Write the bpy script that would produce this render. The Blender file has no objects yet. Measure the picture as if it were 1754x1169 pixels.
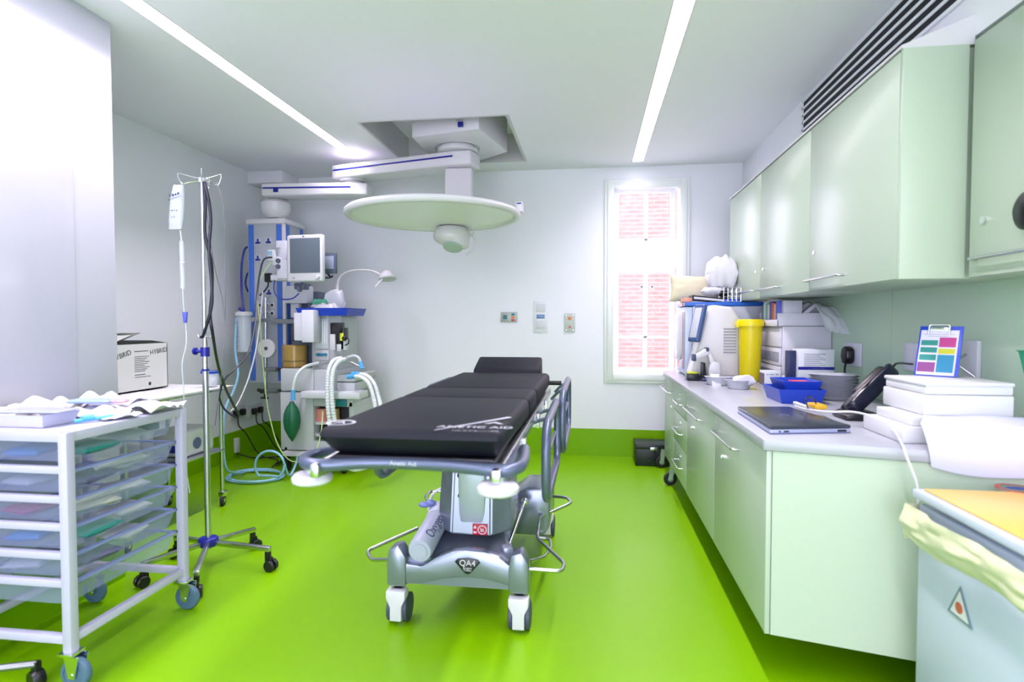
import bpy, bmesh, math, random
from mathutils import Matrix, Vector, noise
R = math.radians
random.seed(7)
S = bpy.context.scene
COL = S.collection
# ---------------------------------------------------------------- camera, world, sun, lights, exposure
F = 1000.0; CH = 1.33
PHI = math.atan(.0325); TH = math.atan(.135 * math.cos(PHI))
cd = bpy.data.cameras.new('camera'); cam = bpy.data.objects.new('camera', cd); COL.objects.link(cam)
cam.location = (0, 0, CH); cam.rotation_euler = (math.pi/2 - PHI, 0, TH)
cd.sensor_width = 36; cd.lens = 36 * F / 1754; cd.clip_start = .05
cd.dof.use_dof = True; cd.dof.focus_distance = 4.0; cd.dof.aperture_fstop = 2.0
S.camera = cam
W = bpy.data.worlds.new('world'); S.world = W; W.use_nodes = True
bg = W.node_tree.nodes['Background']; bg.inputs[0].default_value = (.83, .79, 1.0, 1); bg.inputs[1].default_value = 5.2
sd = bpy.data.lights.new('sun', 'SUN'); sun = bpy.data.objects.new('sun', sd); COL.objects.link(sun)
sd.energy = 1.2; sd.angle = R(.6); sd.color = (1, .96, .9)
sun.rotation_euler = Vector((-.45, .62, -.64)).to_track_quat('-Z', 'Y').to_euler()
STRIP_E = 6.0           # glow of the diffusers of the two ceiling light strips
STRIP_W = 66.0          # power of the tubes behind each diffuser
S.view_settings.view_transform = 'Standard'; S.view_settings.look = 'None'
S.view_settings.exposure = 0.56; S.view_settings.gamma = 1.0; S.view_settings.use_curve_mapping = False

# ---------------------------------------------------------------- helpers
def ray(px, py):
    a = (px - 877) / F; b = (584.5 - py) / F
    f = math.cos(PHI) + b * math.sin(PHI); u = -math.sin(PHI) + b * math.cos(PHI)
    return (a * math.cos(TH) - f * math.sin(TH), a * math.sin(TH) + f * math.cos(TH), u)
def P(px, py, x=None, y=None, z=None):
    """world point on the plane x=, y= or z= seen at a photo position"""
    d = ray(px, py)
    t = x / d[0] if x is not None else y / d[1] if y is not None else (z - CH) / d[2]
    return Vector((d[0] * t, d[1] * t, CH + d[2] * t))
def lin(h):
    h = h.lstrip('#'); r = [int(h[i:i+2], 16) / 255 for i in (0, 2, 4)]
    return tuple((c / 12.92 if c <= .04045 else ((c + .055) / 1.055) ** 2.4) for c in r) + (1,)
MATS = {}
def mat(name, hexc='#ffffff', rough=.5, metal=0., alpha=1., emit=0., trans=0., noisy=0., bump=0., bscale=40., coat=0., spec=.5):
    if name in MATS: return MATS[name]
    m = bpy.data.materials.new(name); m.use_nodes = True; nt = m.node_tree; b = nt.nodes['Principled BSDF']
    c = lin(hexc); b.inputs['Base Color'].default_value = c
    b.inputs['Roughness'].default_value = rough; b.inputs['Metallic'].default_value = metal
    b.inputs['Alpha'].default_value = alpha; b.inputs['Transmission Weight'].default_value = trans
    b.inputs['Coat Weight'].default_value = coat; b.inputs['Specular IOR Level'].default_value = spec if 'vinyl' not in name else (.22 if 'green' in name else .25)
    if emit: b.inputs['Emission Color'].default_value = c; b.inputs['Emission Strength'].default_value = emit
    if noisy or bump:
        tc = nt.nodes.new('ShaderNodeTexCoord'); n = nt.nodes.new('ShaderNodeTexNoise'); n.inputs['Scale'].default_value = bscale; n.inputs['Detail'].default_value = 4
        nt.links.new(tc.outputs['Object'], n.inputs['Vector'])
        if noisy:
            mx = nt.nodes.new('ShaderNodeMix'); mx.data_type = 'RGBA'
            mx.inputs[6].default_value = tuple(v * (1 - noisy) for v in c[:3]) + (1,); mx.inputs[7].default_value = tuple(min(1, v * (1 + noisy)) for v in c[:3]) + (1,)
            nt.links.new(n.outputs['Fac'], mx.inputs[0]); nt.links.new(mx.outputs[2], b.inputs['Base Color'])
        if bump:
            bp = nt.nodes.new('ShaderNodeBump'); bp.inputs['Strength'].default_value = bump; bp.inputs['Distance'].default_value = .01
            nt.links.new(n.outputs['Fac'], bp.inputs['Height']); nt.links.new(bp.outputs['Normal'], b.inputs['Normal'])
    MATS[name] = m; return m
def frame(o, xd, yd):
    x = Vector(xd).normalized(); y = Vector(yd); y = (y - x * y.dot(x)).normalized(); z = x.cross(y)
    return Matrix(((x[0], y[0], z[0], o[0]), (x[1], y[1], z[1], o[1]), (x[2], y[2], z[2], o[2]), (0, 0, 0, 1)))
def T(x, y, z, rz=0): return Matrix.Translation((x, y, z)) @ Matrix.Rotation(rz, 4, 'Z')
def spline(pts, n=8, closed=False):
    pts = [Vector(p) for p in pts]; out = []; L = len(pts)
    for i in range(L if closed else L - 1):
        g = lambda k: pts[k % L] if closed else pts[max(0, min(L - 1, k))]
        p0, p1, p2, p3 = g(i-1), g(i), g(i+1), g(i+2)
        for j in range(n):
            t = j / n
            out.append(.5 * ((2*p1) + (p2-p0)*t + (2*p0-5*p1+4*p2-p3)*t*t + (3*p1-p0-3*p2+p3)*t**3))
    if not closed: out.append(pts[-1])
    return out
class MB:
    def __init__(s, M=None): s.bm = bmesh.new(); s.M = M or Matrix()
    def _add(s, verts, faces, M=None):
        A = s.M @ M if M is not None else s.M
        vs = [s.bm.verts.new(A @ Vector(v)) for v in verts]
        for f in faces:
            try: s.bm.faces.new([vs[i] for i in f])
            except ValueError: pass
        return s
    def _bm(s, t, M=None):
        t.verts.index_update()
        s._add([v.co.copy() for v in t.verts], [[v.index for v in f.verts] for f in t.faces], M); t.free(); return s
    def box(s, a, b, bev=0., seg=2, M=None):
        a, b = Vector(a), Vector(b); lo = Vector([min(a[i], b[i]) for i in range(3)]); hi = Vector([max(a[i], b[i]) for i in range(3)])
        t = bmesh.new(); bmesh.ops.create_cube(t, size=1)
        for v in t.verts: v.co = Vector([(lo[i] + hi[i]) / 2 + v.co[i] * (hi[i] - lo[i]) for i in range(3)])
        if bev: bmesh.ops.bevel(t, geom=t.edges[:], offset=min(bev, min(hi - lo) * .49), segments=seg, affect='EDGES', profile=.5)
        return s._bm(t, M)
    def prism(s, poly, h0, h1, axis='Z', bev=0., M=None, seg=2):
        """poly in the plane across the axis: Z -> (x,y), Y -> (x,z), X -> (y,z)"""
        def v3(p, h): return {'Z': (p[0], p[1], h), 'Y': (p[0], h, p[1]), 'X': (h, p[0], p[1])}[axis]
        t = bmesh.new(); n = len(poly)
        A = [t.verts.new(v3(p, h0)) for p in poly]; B = [t.verts.new(v3(p, h1)) for p in poly]
        t.faces.new(A); t.faces.new(B[::-1])
        for i in range(n): t.faces.new((A[i], B[i], B[(i+1) % n], A[(i+1) % n]))
        bmesh.ops.recalc_face_normals(t, faces=t.faces[:])
        if bev: bmesh.ops.bevel(t, geom=t.edges[:], offset=bev, segments=seg, affect='EDGES', profile=.5, clamp_overlap=True)
        return s._bm(t, M)
    def cyl(s, p0, p1, r, r2=None, seg=20, cap=True, M=None):
        p0, p1 = Vector(p0), Vector(p1); r2 = r if r2 is None else r2
        d = (p1 - p0).normalized(); u = d.orthogonal().normalized(); w = d.cross(u)
        vs = []; fs = []
        for k, (p, rr) in enumerate(((p0, r), (p1, r2))):
            for i in range(seg):
                a = 2 * math.pi * i / seg; vs.append(p + (u * math.cos(a) + w * math.sin(a)) * rr)
        for i in range(seg): fs.append((i, (i+1) % seg, seg + (i+1) % seg, seg + i))
        if cap: fs.append(list(range(seg))[::-1]); fs.append(list(range(seg, 2 * seg)))
        return s._add(vs, fs, M)
    def lathe(s, prof, o=(0, 0, 0), ax=(0, 0, 1), seg=28, cap=True, M=None, sx=1, sy=1):
        o = Vector(o); d = Vector(ax).normalized(); u = Vector((1, 0, 0)) if abs(d.z) > .99 else d.orthogonal().normalized(); w = d.cross(u)
        vs = []; fs = []; n = len(prof)
        for (r, h) in prof:
            for i in range(seg):
                a = 2 * math.pi * i / seg; vs.append(o + d * h + (u * math.cos(a) * sx + w * math.sin(a) * sy) * r)
        for k in range(n - 1):
            for i in range(seg): fs.append((k*seg + i, k*seg + (i+1) % seg, (k+1)*seg + (i+1) % seg, (k+1)*seg + i))
        if cap:
            if prof[0][0] > 1e-5: fs.append(list(range(seg))[::-1])
            if prof[-1][0] > 1e-5: fs.append([(n-1)*seg + i for i in range(seg)])
        return s._add(vs, fs, M)
    def tube(s, pts, r, n=6, seg=8, closed=False, smooth=True, M=None, rf=None):
        p = spline(pts, n, closed) if smooth else [Vector(q) for q in pts]
        L = len(p); vs = []; fs = []; u = None
        for i in range(L):
            d = (p[(i+1) % L] - p[i-1]) if closed else (p[min(i+1, L-1)] - p[max(i-1, 0)])
            if d.length < 1e-9: d = Vector((0, 0, 1))
            d.normalize()
            if u is None: u = d.orthogonal()
            u = (u - d * u.dot(d)); u = u.normalized() if u.length > 1e-6 else d.orthogonal().normalized()
            w = d.cross(u); rr = rf(i / (L-1)) * r if rf else r
            for k in range(seg):
                a = 2 * math.pi * k / seg; vs.append(p[i] + (u * math.cos(a) + w * math.sin(a)) * rr)
        for i in range(L if closed else L - 1):
            j = (i+1) % L
            for k in range(seg): fs.append((i*seg + k, i*seg + (k+1) % seg, j*seg + (k+1) % seg, j*seg + k))
        if not closed: fs.append(list(range(seg))[::-1]); fs.append([(L-1)*seg + k for k in range(seg)])
        return s._add(vs, fs, M)
    def path(s, pts, r, fil=.03, seg=10, closed=False, M=None):
        """bent bar: straight runs with rounded corners"""
        pts = [Vector(q) for q in pts]; out = []; L = len(pts)
        for i in range(L):
            if not closed and i in (0, L-1): out.append(pts[i]); continue
            a, b, c = pts[i-1], pts[i], pts[(i+1) % L]; f = min(fil, (a-b).length * .45, (c-b).length * .45)
            p, q = b + (a-b).normalized() * f, b + (c-b).normalized() * f
            for k in range(5):
                t = k / 4; out.append(p*(1-t)**2 + b*2*t*(1-t) + q*t*t)
        return s.tube(out, r, seg=seg, closed=closed, smooth=False, M=M)
    def ball(s, c, r, M=None, seg=20):
        r = (r, r, r) if isinstance(r, (int, float)) else r; vs = []; fs = []; n = seg // 2
        for j in range(n + 1):
            th = math.pi * j / n
            for i in range(seg):
                a = 2 * math.pi * i / seg; vs.append((c[0] + r[0]*math.sin(th)*math.cos(a), c[1] + r[1]*math.sin(th)*math.sin(a), c[2] + r[2]*math.cos(th)))
        for j in range(n):
            for i in range(seg): fs.append((j*seg + i, (j+1)*seg + i, (j+1)*seg + (i+1) % seg, j*seg + (i+1) % seg))
        s._add(vs, fs, M); bmesh.ops.remove_doubles(s.bm, verts=s.bm.verts[:], dist=1e-6); return s
    def sheet(s, w, d, f, nx=14, ny=10, th=.003, M=None):
        """sheet w x d centred on 0, height f(u,v), with thickness"""
        vs = []; fs = []; N = (nx+1) * (ny+1)
        for q in (0, -th):
            for j in range(ny+1):
                for i in range(nx+1):
                    u, v = i/nx, j/ny; r = f(u, v)
                    if isinstance(r, (tuple, list, Vector)): vs.append((r[0], r[1], r[2] + q))
                    else: vs.append(((u-.5)*w, (v-.5)*d, r + q))
        ix = lambda i, j, k: k*N + j*(nx+1) + i
        for j in range(ny):
            for i in range(nx):
                fs.append((ix(i,j,0), ix(i+1,j,0), ix(i+1,j+1,0), ix(i,j+1,0))); fs.append((ix(i,j,1), ix(i,j+1,1), ix(i+1,j+1,1), ix(i+1,j,1)))
        for i in range(nx): fs.append((ix(i,0,0), ix(i,0,1), ix(i+1,0,1), ix(i+1,0,0))); fs.append((ix(i,ny,0), ix(i+1,ny,0), ix(i+1,ny,1), ix(i,ny,1)))
        for j in range(ny): fs.append((ix(0,j,0), ix(0,j+1,0), ix(0,j+1,1), ix(0,j,1))); fs.append((ix(nx,j,0), ix(nx,j,1), ix(nx,j+1,1), ix(nx,j+1,0)))
        return s._add(vs, fs, M)
    def text(s, txt, size, M, ext=.0006, warp=None, align='CENTER'):
        c = bpy.data.curves.new('t', 'FONT'); c.body = txt; c.size = size; c.extrude = ext; c.align_x = align; c.align_y = 'CENTER'
        o = bpy.data.objects.new('t', c); COL.objects.link(o); dg = bpy.context.evaluated_depsgraph_get()
        me = bpy.data.meshes.new_from_object(o.evaluated_get(dg)); COL.objects.unlink(o); bpy.data.objects.remove(o)
        s._add([warp(v.co) if warp else v.co.copy() for v in me.vertices], [tuple(p.vertices) for p in me.polygons], M)
        bpy.data.meshes.remove(me); return s
    def marks(s, txt, size, M, ext=.0005):
        """small print too fine to read in the photo: a row of little strokes as long as the word"""
        n = len(txt); w = size * .55; rnd = random.Random(n * 7 + 1)
        for i in range(n):
            x = (i - n/2) * w; h = size * rnd.choice((.3, .38, .5))
            s.box((x, -size*.25, 0), (x + w*rnd.choice((.25, .6)), -size*.25 + h, ext), M=M)
        return s
    def build(s, name, m, parent=None, sharp=38, kind=None, recalc=True):
        if recalc: bmesh.ops.recalc_face_normals(s.bm, faces=s.bm.faces[:])
        if parent is not None: o0 = ROOT[parent.name]
        else:
            xs = [v.co for v in s.bm.verts]
            o0 = Vector(((min(v.x for v in xs) + max(v.x for v in xs)) / 2, (min(v.y for v in xs) + max(v.y for v in xs)) / 2, min(v.z for v in xs)))
        for v in s.bm.verts: v.co -= o0
        me = bpy.data.meshes.new(name); s.bm.to_mesh(me); s.bm.free()
        me.polygons.foreach_set('use_smooth', [True] * len(me.polygons)); me.set_sharp_from_angle(angle=R(sharp))
        me.materials.append(m); o = bpy.data.objects.new(name, me); COL.objects.link(o)
        if parent is None: o.location = o0
        else: o.parent = parent
        if kind: o['kind'] = kind
        ROOT[o.name] = o0; return o
ROOT = {}
def tag(o, label, cat, group=None):
    o['label'] = label; o['category'] = cat
    if group: o['group'] = group
    return o
def thing(name, label, cat, loc, group=None):
    o = bpy.data.objects.new(name, None); COL.objects.link(o); o.location = loc; o.empty_display_size = .1
    ROOT[o.name] = Vector(loc); return tag(o, label, cat, group)
def lab(o, label): o['label'] = label; return o
def copy_tree(o, dloc, label=None, parent=None):
    c = o.copy(); COL.objects.link(c)
    if parent is None:
        c.location = Vector(o.location) + Vector(dloc)
        if label: c['label'] = label
    else: c.parent = parent
    ROOT[c.name] = ROOT[o.name] + Vector(dloc)
    for ch in [k for k in COL.objects if k.parent == o]: copy_tree(ch, dloc, None, c)
    return c
def wob(seed, sc, amp):
    return lambda u, v: amp * noise.noise(Vector((u * sc + seed * 7.3, v * sc + seed * 3.1, seed)))

# ---------------------------------------------------------------- materials
m_wall = mat('wall_paint', '#e0e3ea', .35, bump=.02, bscale=8)
m_panelwall = mat('gloss_white_panel', '#b9bbca', .12)
m_ceil = mat('ceiling_paint', '#ecebf6', .6)
m_floor = mat('green_vinyl', '#72a800', .3, noisy=.04, bscale=3)
m_cove = mat('green_vinyl_upstand', '#72a800', .3)
m_white = mat('white_lacquer', '#cdccd2', .3)
m_white2 = mat('white_plastic', '#c8cace', .35)
m_trim = mat('white_trim', '#e2e7e6', .3)
m_cab = mat('pale_green_laminate', '#acbdaa', .28)
m_cabin = mat('pale_green_wall_panel', '#aecab2', .3)
m_top = mat('white_worktop', '#9fa4ac', .22)
m_steel = mat('brushed_steel', '#c9ccd0', .25, 1)
m_chrome = mat('chrome', '#dfe2e6', .1, 1)
m_dark = mat('black_plastic', '#101218', .35)
m_rubber = mat('dark_rubber', '#1b1e24', .6)
m_mattress = mat('charcoal_vinyl_mattress', '#11141f', .6, bump=.05, bscale=90)
m_slate = mat('slate_blue_grey_metal', '#5d6780', .3, .5)
m_silver = mat('silver_grey_moulding', '#8790a2', .25, .65)
m_grey = mat('light_grey_plastic', '#c3c8cf', .4)
m_blue = mat('royal_blue_plastic', '#1a3fb8', .35)
m_dblue = mat('navy_blue_plastic', '#141c8a', .35)
m_stripb = mat('mid_blue_strip', '#3f6cc8', .4)
m_slot = mat('dark_vent_void', '#10131f', .8)

# ---------------------------------------------------------------- the room
D = 5.83; CZ = 2.84; LX = -3.42; RX = 1.6; PX_ = -2.41; REAR = -2.6
def struct(mb, name, m, **k): return mb.build(name, m, kind='structure', **k)
struct(MB().box((LX-.2, REAR-.2, -.1), (RX+.2, D+.2, 0)), 'floor', m_floor)
# ceiling with a recess for the pendant mounting and slots for the two light strips
xs = sorted([LX-.2, -2.19, -2.09, -1.74, -.62, .38, .48, RX+.2]); ys = [REAR-.2, 4.27, 5.12, 5.47, 5.65, D+.2]
c = MB()
for i in range(len(xs)-1):
    for j in range(len(ys)-1):
        xm, ym = (xs[i]+xs[i+1])/2, (ys[j]+ys[j+1])/2
        if -2.19 < xm < -2.09 and ym < 5.12: continue
        if .38 < xm < .48 and ym < 5.65: continue
        if -1.74 < xm < -.62 and 4.27 < ym < 5.47: continue
        c.box((xs[i], ys[j], CZ), (xs[i+1], ys[j+1], CZ+.03))
c.box((LX-.2, REAR-.2, CZ+.25), (RX+.2, D+.2, CZ+.33))
bmesh.ops.remove_doubles(c.bm, verts=c.bm.verts[:], dist=1e-5)
struct(c, 'ceiling', m_ceil)
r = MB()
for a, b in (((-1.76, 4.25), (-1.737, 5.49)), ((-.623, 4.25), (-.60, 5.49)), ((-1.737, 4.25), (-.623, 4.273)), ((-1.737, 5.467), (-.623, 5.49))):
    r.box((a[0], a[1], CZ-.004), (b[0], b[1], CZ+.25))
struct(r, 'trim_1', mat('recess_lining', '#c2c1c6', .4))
for n, (x0, x1, y1) in enumerate(((-2.19, -2.09, 5.12), (.38, .48, 5.65))):
    t = thing('ceiling_light', ('long recessed white light strip in the ceiling at left, above the drip stand', 'long recessed white light strip in the ceiling at right, pointing at the window')[n], 'ceiling light', ((x0+x1)/2, 1.2, CZ), None)
    b = MB().box((x0+.002, REAR+.05, CZ+.004), (x1-.002, y1-.002, CZ+.02)); lab(b.build('diffuser', mat('strip_light', '#fbf0ff', .4, emit=STRIP_E), t), 'glowing white diffuser')
    b = MB().box((x0-.004, REAR+.05, CZ-.002), (x0+.002, y1, CZ+.02)).box((x1-.002, REAR+.05, CZ-.002), (x1+.004, y1, CZ+.02)).box((x0-.004, y1-.003, CZ-.002), (x1+.004, y1+.003, CZ+.02))
    b.build('trim_frame', m_white, t)
    ld = bpy.data.lights.new('strip_tube', 'AREA'); lo = bpy.data.objects.new('strip_tube', ld); COL.objects.link(lo)
    ld.shape = 'RECTANGLE'; ld.size = x1-x0-.006; ld.size_y = y1-REAR-.1; ld.energy = STRIP_W; ld.spread = R(122); ld.color = (1.0, .84, 1.0)
    lo.location = ((x0+x1)/2, (y1+REAR)/2, CZ+.003)
# walls
WX0, WX1, WZ0, WZ1 = .215, .85, .825, 2.655
w = MB()
w.box((LX-.2, D, -.1), (WX0, D+.2, CZ+.3)).box((WX1, D, -.1), (RX+.2, D+.2, CZ+.3)).box((WX0, D, -.1), (WX1, D+.2, WZ0)).box((WX0, D, WZ1), (WX1, D+.2, CZ+.3))
struct(w, 'wall_back', m_wall)
struct(MB().box((LX-.2, 2.7, -.1), (LX, D+.2, CZ+.3)), 'wall_left', m_wall)
struct(MB().box((LX-.2, REAR-.2, -.1), (PX_, 2.7, CZ), .004), 'wall_left_pier', mat('wall_paint_darkened', '#c0c2d0', .3))  # wall paint with its colour darkened to offset the strong strip light here
p = MB().box((PX_-.002, 1.2, .35), (PX_+.012, 2.45, 2.32), .003); struct(p, 'trim_2', m_panelwall)
struct(MB().box((RX, REAR-.2, -.1), (RX+.2, D+.2, CZ+.3)), 'wall_right', m_wall)
bk = MB().box((1.42, REAR, 2.40), (RX, D, CZ+.02)); struct(bk, 'trim_3', m_wall)
rw = MB(); rw.box((PX_, REAR-.2, -.1), (PX_+.1, REAR, CZ)).box((RX-.1, REAR-.2, -.1), (RX, REAR, CZ)).box((PX_, REAR-.2, 2.7), (RX, REAR, CZ))
struct(rw, 'wall_rear', m_wall)
# green upstand of the floor vinyl
CV = .27
struct(MB().box((LX, D-.008, 0), (RX, D, CV)), 'baseboard_back', m_cove)
struct(MB().box((LX, 2.7, 0), (LX+.008, D, CV)).box((LX, 2.7, 0), (PX_, 2.708, CV)), 'baseboard_left', m_cove)
struct(MB().box((PX_, REAR, 0), (PX_+.008, 2.708, CV)), 'baseboard_left_pier', m_cove)
struct(MB().box((RX-.008, REAR, 0), (RX, D, CV)), 'baseboard_right', m_cove)
struct(MB().box((-3.42, 5.5, 2.72), (-3.05, D, CZ), .004), 'trim_4', m_wall)
# pale green splashback panels
sb = MB()
for a, b in ((.9, 1.95), (1.954, 3.35), (3.354, 4.5), (4.504, 5.24)): sb.box((RX-.012, a, .86), (RX, b, 1.5), .001, 1)
struct(sb, 'trim_5', m_cabin)
# ---- window
wn = MB(); fx0, fx1, fz0, fz1 = .129, .938, .73, 2.72
def ring(mb, x0, x1, z0, z1, t, y0, y1, bev=.004, tt=None):
    tt = tt or t
    mb.box((x0, y0, z0), (x0+t, y1, z1), bev).box((x1-t, y0, z0), (x1, y1, z1), bev).box((x0+t*.99, y0, z0), (x1-t*.99, y1, z0+tt), bev).box((x0+t*.99, y0, z1-tt), (x1-t*.99, y1, z1), bev)
ring(wn, fx0, fx1, fz0, fz1, .03, D-.02, D+.005); ring(wn, fx0+.028, fx1-.028, fz0+.028, fz1-.028, .062, D-.032, D+.06)
win = struct(wn, 'window_1', m_trim)
sa = MB(); sx0, sx1, sz0, sz1 = WX0-.02, WX1+.02, WZ0, WZ1
ring(sa, sx0, sx1-.05, sz0, sz1, .045, D+.13, D+.17); zc = (sz0+sz1)/2 + .12
sa.box((sx0+.04, D+.12, zc-.035), (sx1-.09, D+.18, zc+.035), .004)
xm = .54
sa.box((xm-.02, D+.135, sz0+.04), (xm+.02, D+.165, sz1-.04), .004)
for zz in (2.15, 1.18): sa.box((sx0+.04, D+.135, zz-.015), (sx1-.09, D+.165, zz+.015), .004)
for xx in (.50, .60): sa.lathe([(.018, 0), (.018, .012), (.012, .012), (.012, 0)], (xx, D+.12, 1.68), (0, -1, 0), seg=14)
lab(sa.build('sash_frame', mat('sash_paint', '#f3f1fb', .35), win), 'white timber sash bars behind the outer pane')
MB().box((WX0-.01, D+.03, WZ0), (WX1+.01, D+.036, WZ1)).build('pane', mat('clear_glass', '#ffffff', .02, alpha=.12), win)
lk = MB().cyl((.83, D-.038, 2.4), (.83, D-.03, 2.4), .006).cyl((.83, D-.038, 1.9), (.83, D-.03, 1.9), .006).cyl((.17, D-.038, 1.75), (.17, D-.03, 1.75), .006); lk.build('window_lock', m_steel, win)
# ---- brick house across the yard
def brick():
    m = mat('red_brick', '#c98a7c', .8); nt = m.node_tree; b = nt.nodes['Principled BSDF']
    tc = nt.nodes.new('ShaderNodeTexCoord'); mp = nt.nodes.new('ShaderNodeMapping'); mp.inputs['Rotation'].default_value = (R(90), 0, 0)
    br = nt.nodes.new('ShaderNodeTexBrick'); br.inputs['Color1'].default_value = lin('#7c4a42'); br.inputs['Color2'].default_value = lin('#8c5a50'); br.inputs['Mortar'].default_value = lin('#84706a')
    br.inputs['Scale'].default_value = 1; br.inputs['Brick Width'].default_value = .225; br.inputs['Row Height'].default_value = .075; br.inputs['Mortar Size'].default_value = .009
    nt.links.new(tc.outputs['Object'], mp.inputs[0]); nt.links.new(mp.outputs[0], br.inputs[0]); nt.links.new(br.outputs[0], b.inputs['Base Color']); return m
h = thing('brick_house', 'sunlit red brick house seen through the window', 'building', (1.2, 10.5, -3))
MB().box((.32, 10.5, -3), (5, 10.9, 7)).build('wall', brick(), h)
MB().box((-2.5, 10.7, -3), (.32, 11, 7)).build('side_wall', mat('pale_render', '#e3e0e6', .8), h)
lab(MB().box((-1.0, 10.44, 2.27), (5, 10.5, 2.75), .01).build('stone_band', mat('pale_stone', '#d8d6d0', .8), h), 'pale stone band')
dp = MB().cyl((.42, 10.43, -3), (.42, 10.43, 4.2), .06); dp.tube([(.42, 10.43, 4.15), (.45, 10.4, 4.5), (.75, 10.35, 4.9), (.8, 10.35, 5.5)], .06); lab(dp.build('downpipe', mat('white_pipe', '#f4f4f6', .5), h), 'white downpipe')
for zz in (-.2, 1.15, 3.2):
    wd = MB(); ring(wd, -.35, .3, zz, zz+1.0, .05, 10.62, 10.7); wd.box((-.3, 10.64, zz+.48), (.25, 10.68, zz+.52)); o = wd.build('window', m_white, h)
    MB().box((-.3, 10.69, zz+.05), (.25, 10.7, zz+.95)).build('pane', mat('far_pane', '#8f99b4', .1), o)
tag(MB().box((-12, 6.03, -3.1), (14, 16, -3.0)).build('paved_yard', mat('pale_paving', '#cfccc8', .8)), 'pale paved yard below the window, in front of the brick house', 'yard')

# ---------------------------------------------------------------- vent grille on the bulkhead
g = thing('vent_grille', 'long white wall vent with five dark horizontal slots above the wall cabinets', 'vent', (1.42, 2.9, 2.6))
g_ = MB(); zs = [2.812 - .0475 * i for i in range(6)]
for i in range(6): g_.box((1.408, 1.6, zs[i]-.007), (1.419, 4.22, zs[i]+.009))
g_.box((1.408, 4.2, zs[5]), (1.419, 4.225, zs[0]+.009)).build('slats', m_wall, g)
lab(MB().box((1.412, 1.6, zs[5]), (1.4195, 4.2, zs[0])).build('slot_backing', m_slot, g), 'dark slots')

# ---------------------------------------------------------------- wall cabinets
def bar_handle(mb, a, b, out, r=.006):
    a, b, out = Vector(a), Vector(b), Vector(out)
    mb.path([a, a + out, b + out, b], r, .014)
UY = [5.205, 4.284, 3.358, 2.445]; UZ0, UZ1 = 1.495, 2.37; UXF = 1.17
hp = (((1265, 504), (1294, 502)), ((1302, 498), (1336, 494)), ((1386, 482), (1445, 472)))
lkp = ((1295, 466), (1308, 461), (1395, 433))
names = ('furthest of the wall cabinets, beside the window, pale green with steel handle', 'middle pale green wall cabinet, above the white drawer unit and yellow bin', 'large pale green wall cabinet in front of the vent, its end panel facing us')
for i in range(3):
    y1, y0 = UY[i], UY[i+1]
    t = thing('wall_cabinet', names[i], 'cabinet', (UXF+.2, (y0+y1)/2, UZ0), 'pale green wall cabinets')
    b = MB().box((UXF+.022, y0+.001, UZ0), (1.595 if i < 3 else 1.5, y1-.001, UZ1-.004), .002)
    b.build('body', m_cab, t)
    d = MB().box((UXF, y0+.003, UZ0+.002), (UXF+.02, y1-.003, UZ1-.006), .002).build('door', m_cab, t)
    hm = MB(); a = P(*hp[i][0], x=UXF); bb = P(*hp[i][1], x=UXF); bar_handle(hm, a, (bb.x, bb.y, a.z), (-.03, 0, 0)); hm.build('handle', m_steel, d)
    q = P(*lkp[i], x=UXF); MB().cyl((UXF-.006, q.y, q.z), (UXF+.001, q.y, q.z), .011).box((UXF-.009, q.y-.002, q.z-.007), (UXF-.005, q.y+.002, q.z+.007)).build('lock', m_chrome, d)
    if i == 2: lab(MB().box((UXF+.001, y0-.02, UZ0), (1.40, y0, UZ1), .002).build('end_panel', m_cab, t), 'pale green end panel')
co = MB(); co.prism([(UXF-.005, UZ1), (1.42, UZ1), (1.42, UZ1+.11), (UXF-.005, UZ1+.012)], 2.43, 5.21, 'Y')
tag(co.build('cornice', m_white), 'white sloping cornice resting on top of the three far wall cabinets', 'cornice')
t = thing('wall_cabinet', 'near wall cabinet cut by the right edge of the picture, lock and long handle', 'cabinet', (1.5, 1.7, UZ0), 'pale green wall cabinets')
MB().box((1.42, .9, UZ0), (1.597, 2.42, UZ1+.01), .002).build('body', m_cab, t)
d = MB().box((1.400, .9, UZ0+.002), (1.418, 2.40, UZ1), .002).build('door', m_cab, t)
hm = MB(); a = P(1673, 444, x=1.40); bar_handle(hm, a, (1.40, 1.75, a.z), (-.03, 0, 0), .007); hm.build('handle', m_steel, d)
q = P(1686, 377, x=1.40); MB().cyl((1.392, q.y, q.z), (1.402, q.y, q.z), .014).build('lock', m_chrome, d)
q = P(1758, 360, x=1.37); k = thing('wall_hook_disc', 'black round object on the near wall cabinet at the right edge', 'black disc', (1.39, q.y, q.z))
MB().lathe([(.0, .032), (.04, .03), (.062, .015), (.064, .0), (.03, -.003)], (1.385, q.y, q.z), (-1, 0, 0)).build('dome', m_dark, k)
MB().cyl((1.384, q.y, q.z), (1.399, q.y, q.z), .02).build('mount', m_dark, k)

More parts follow.
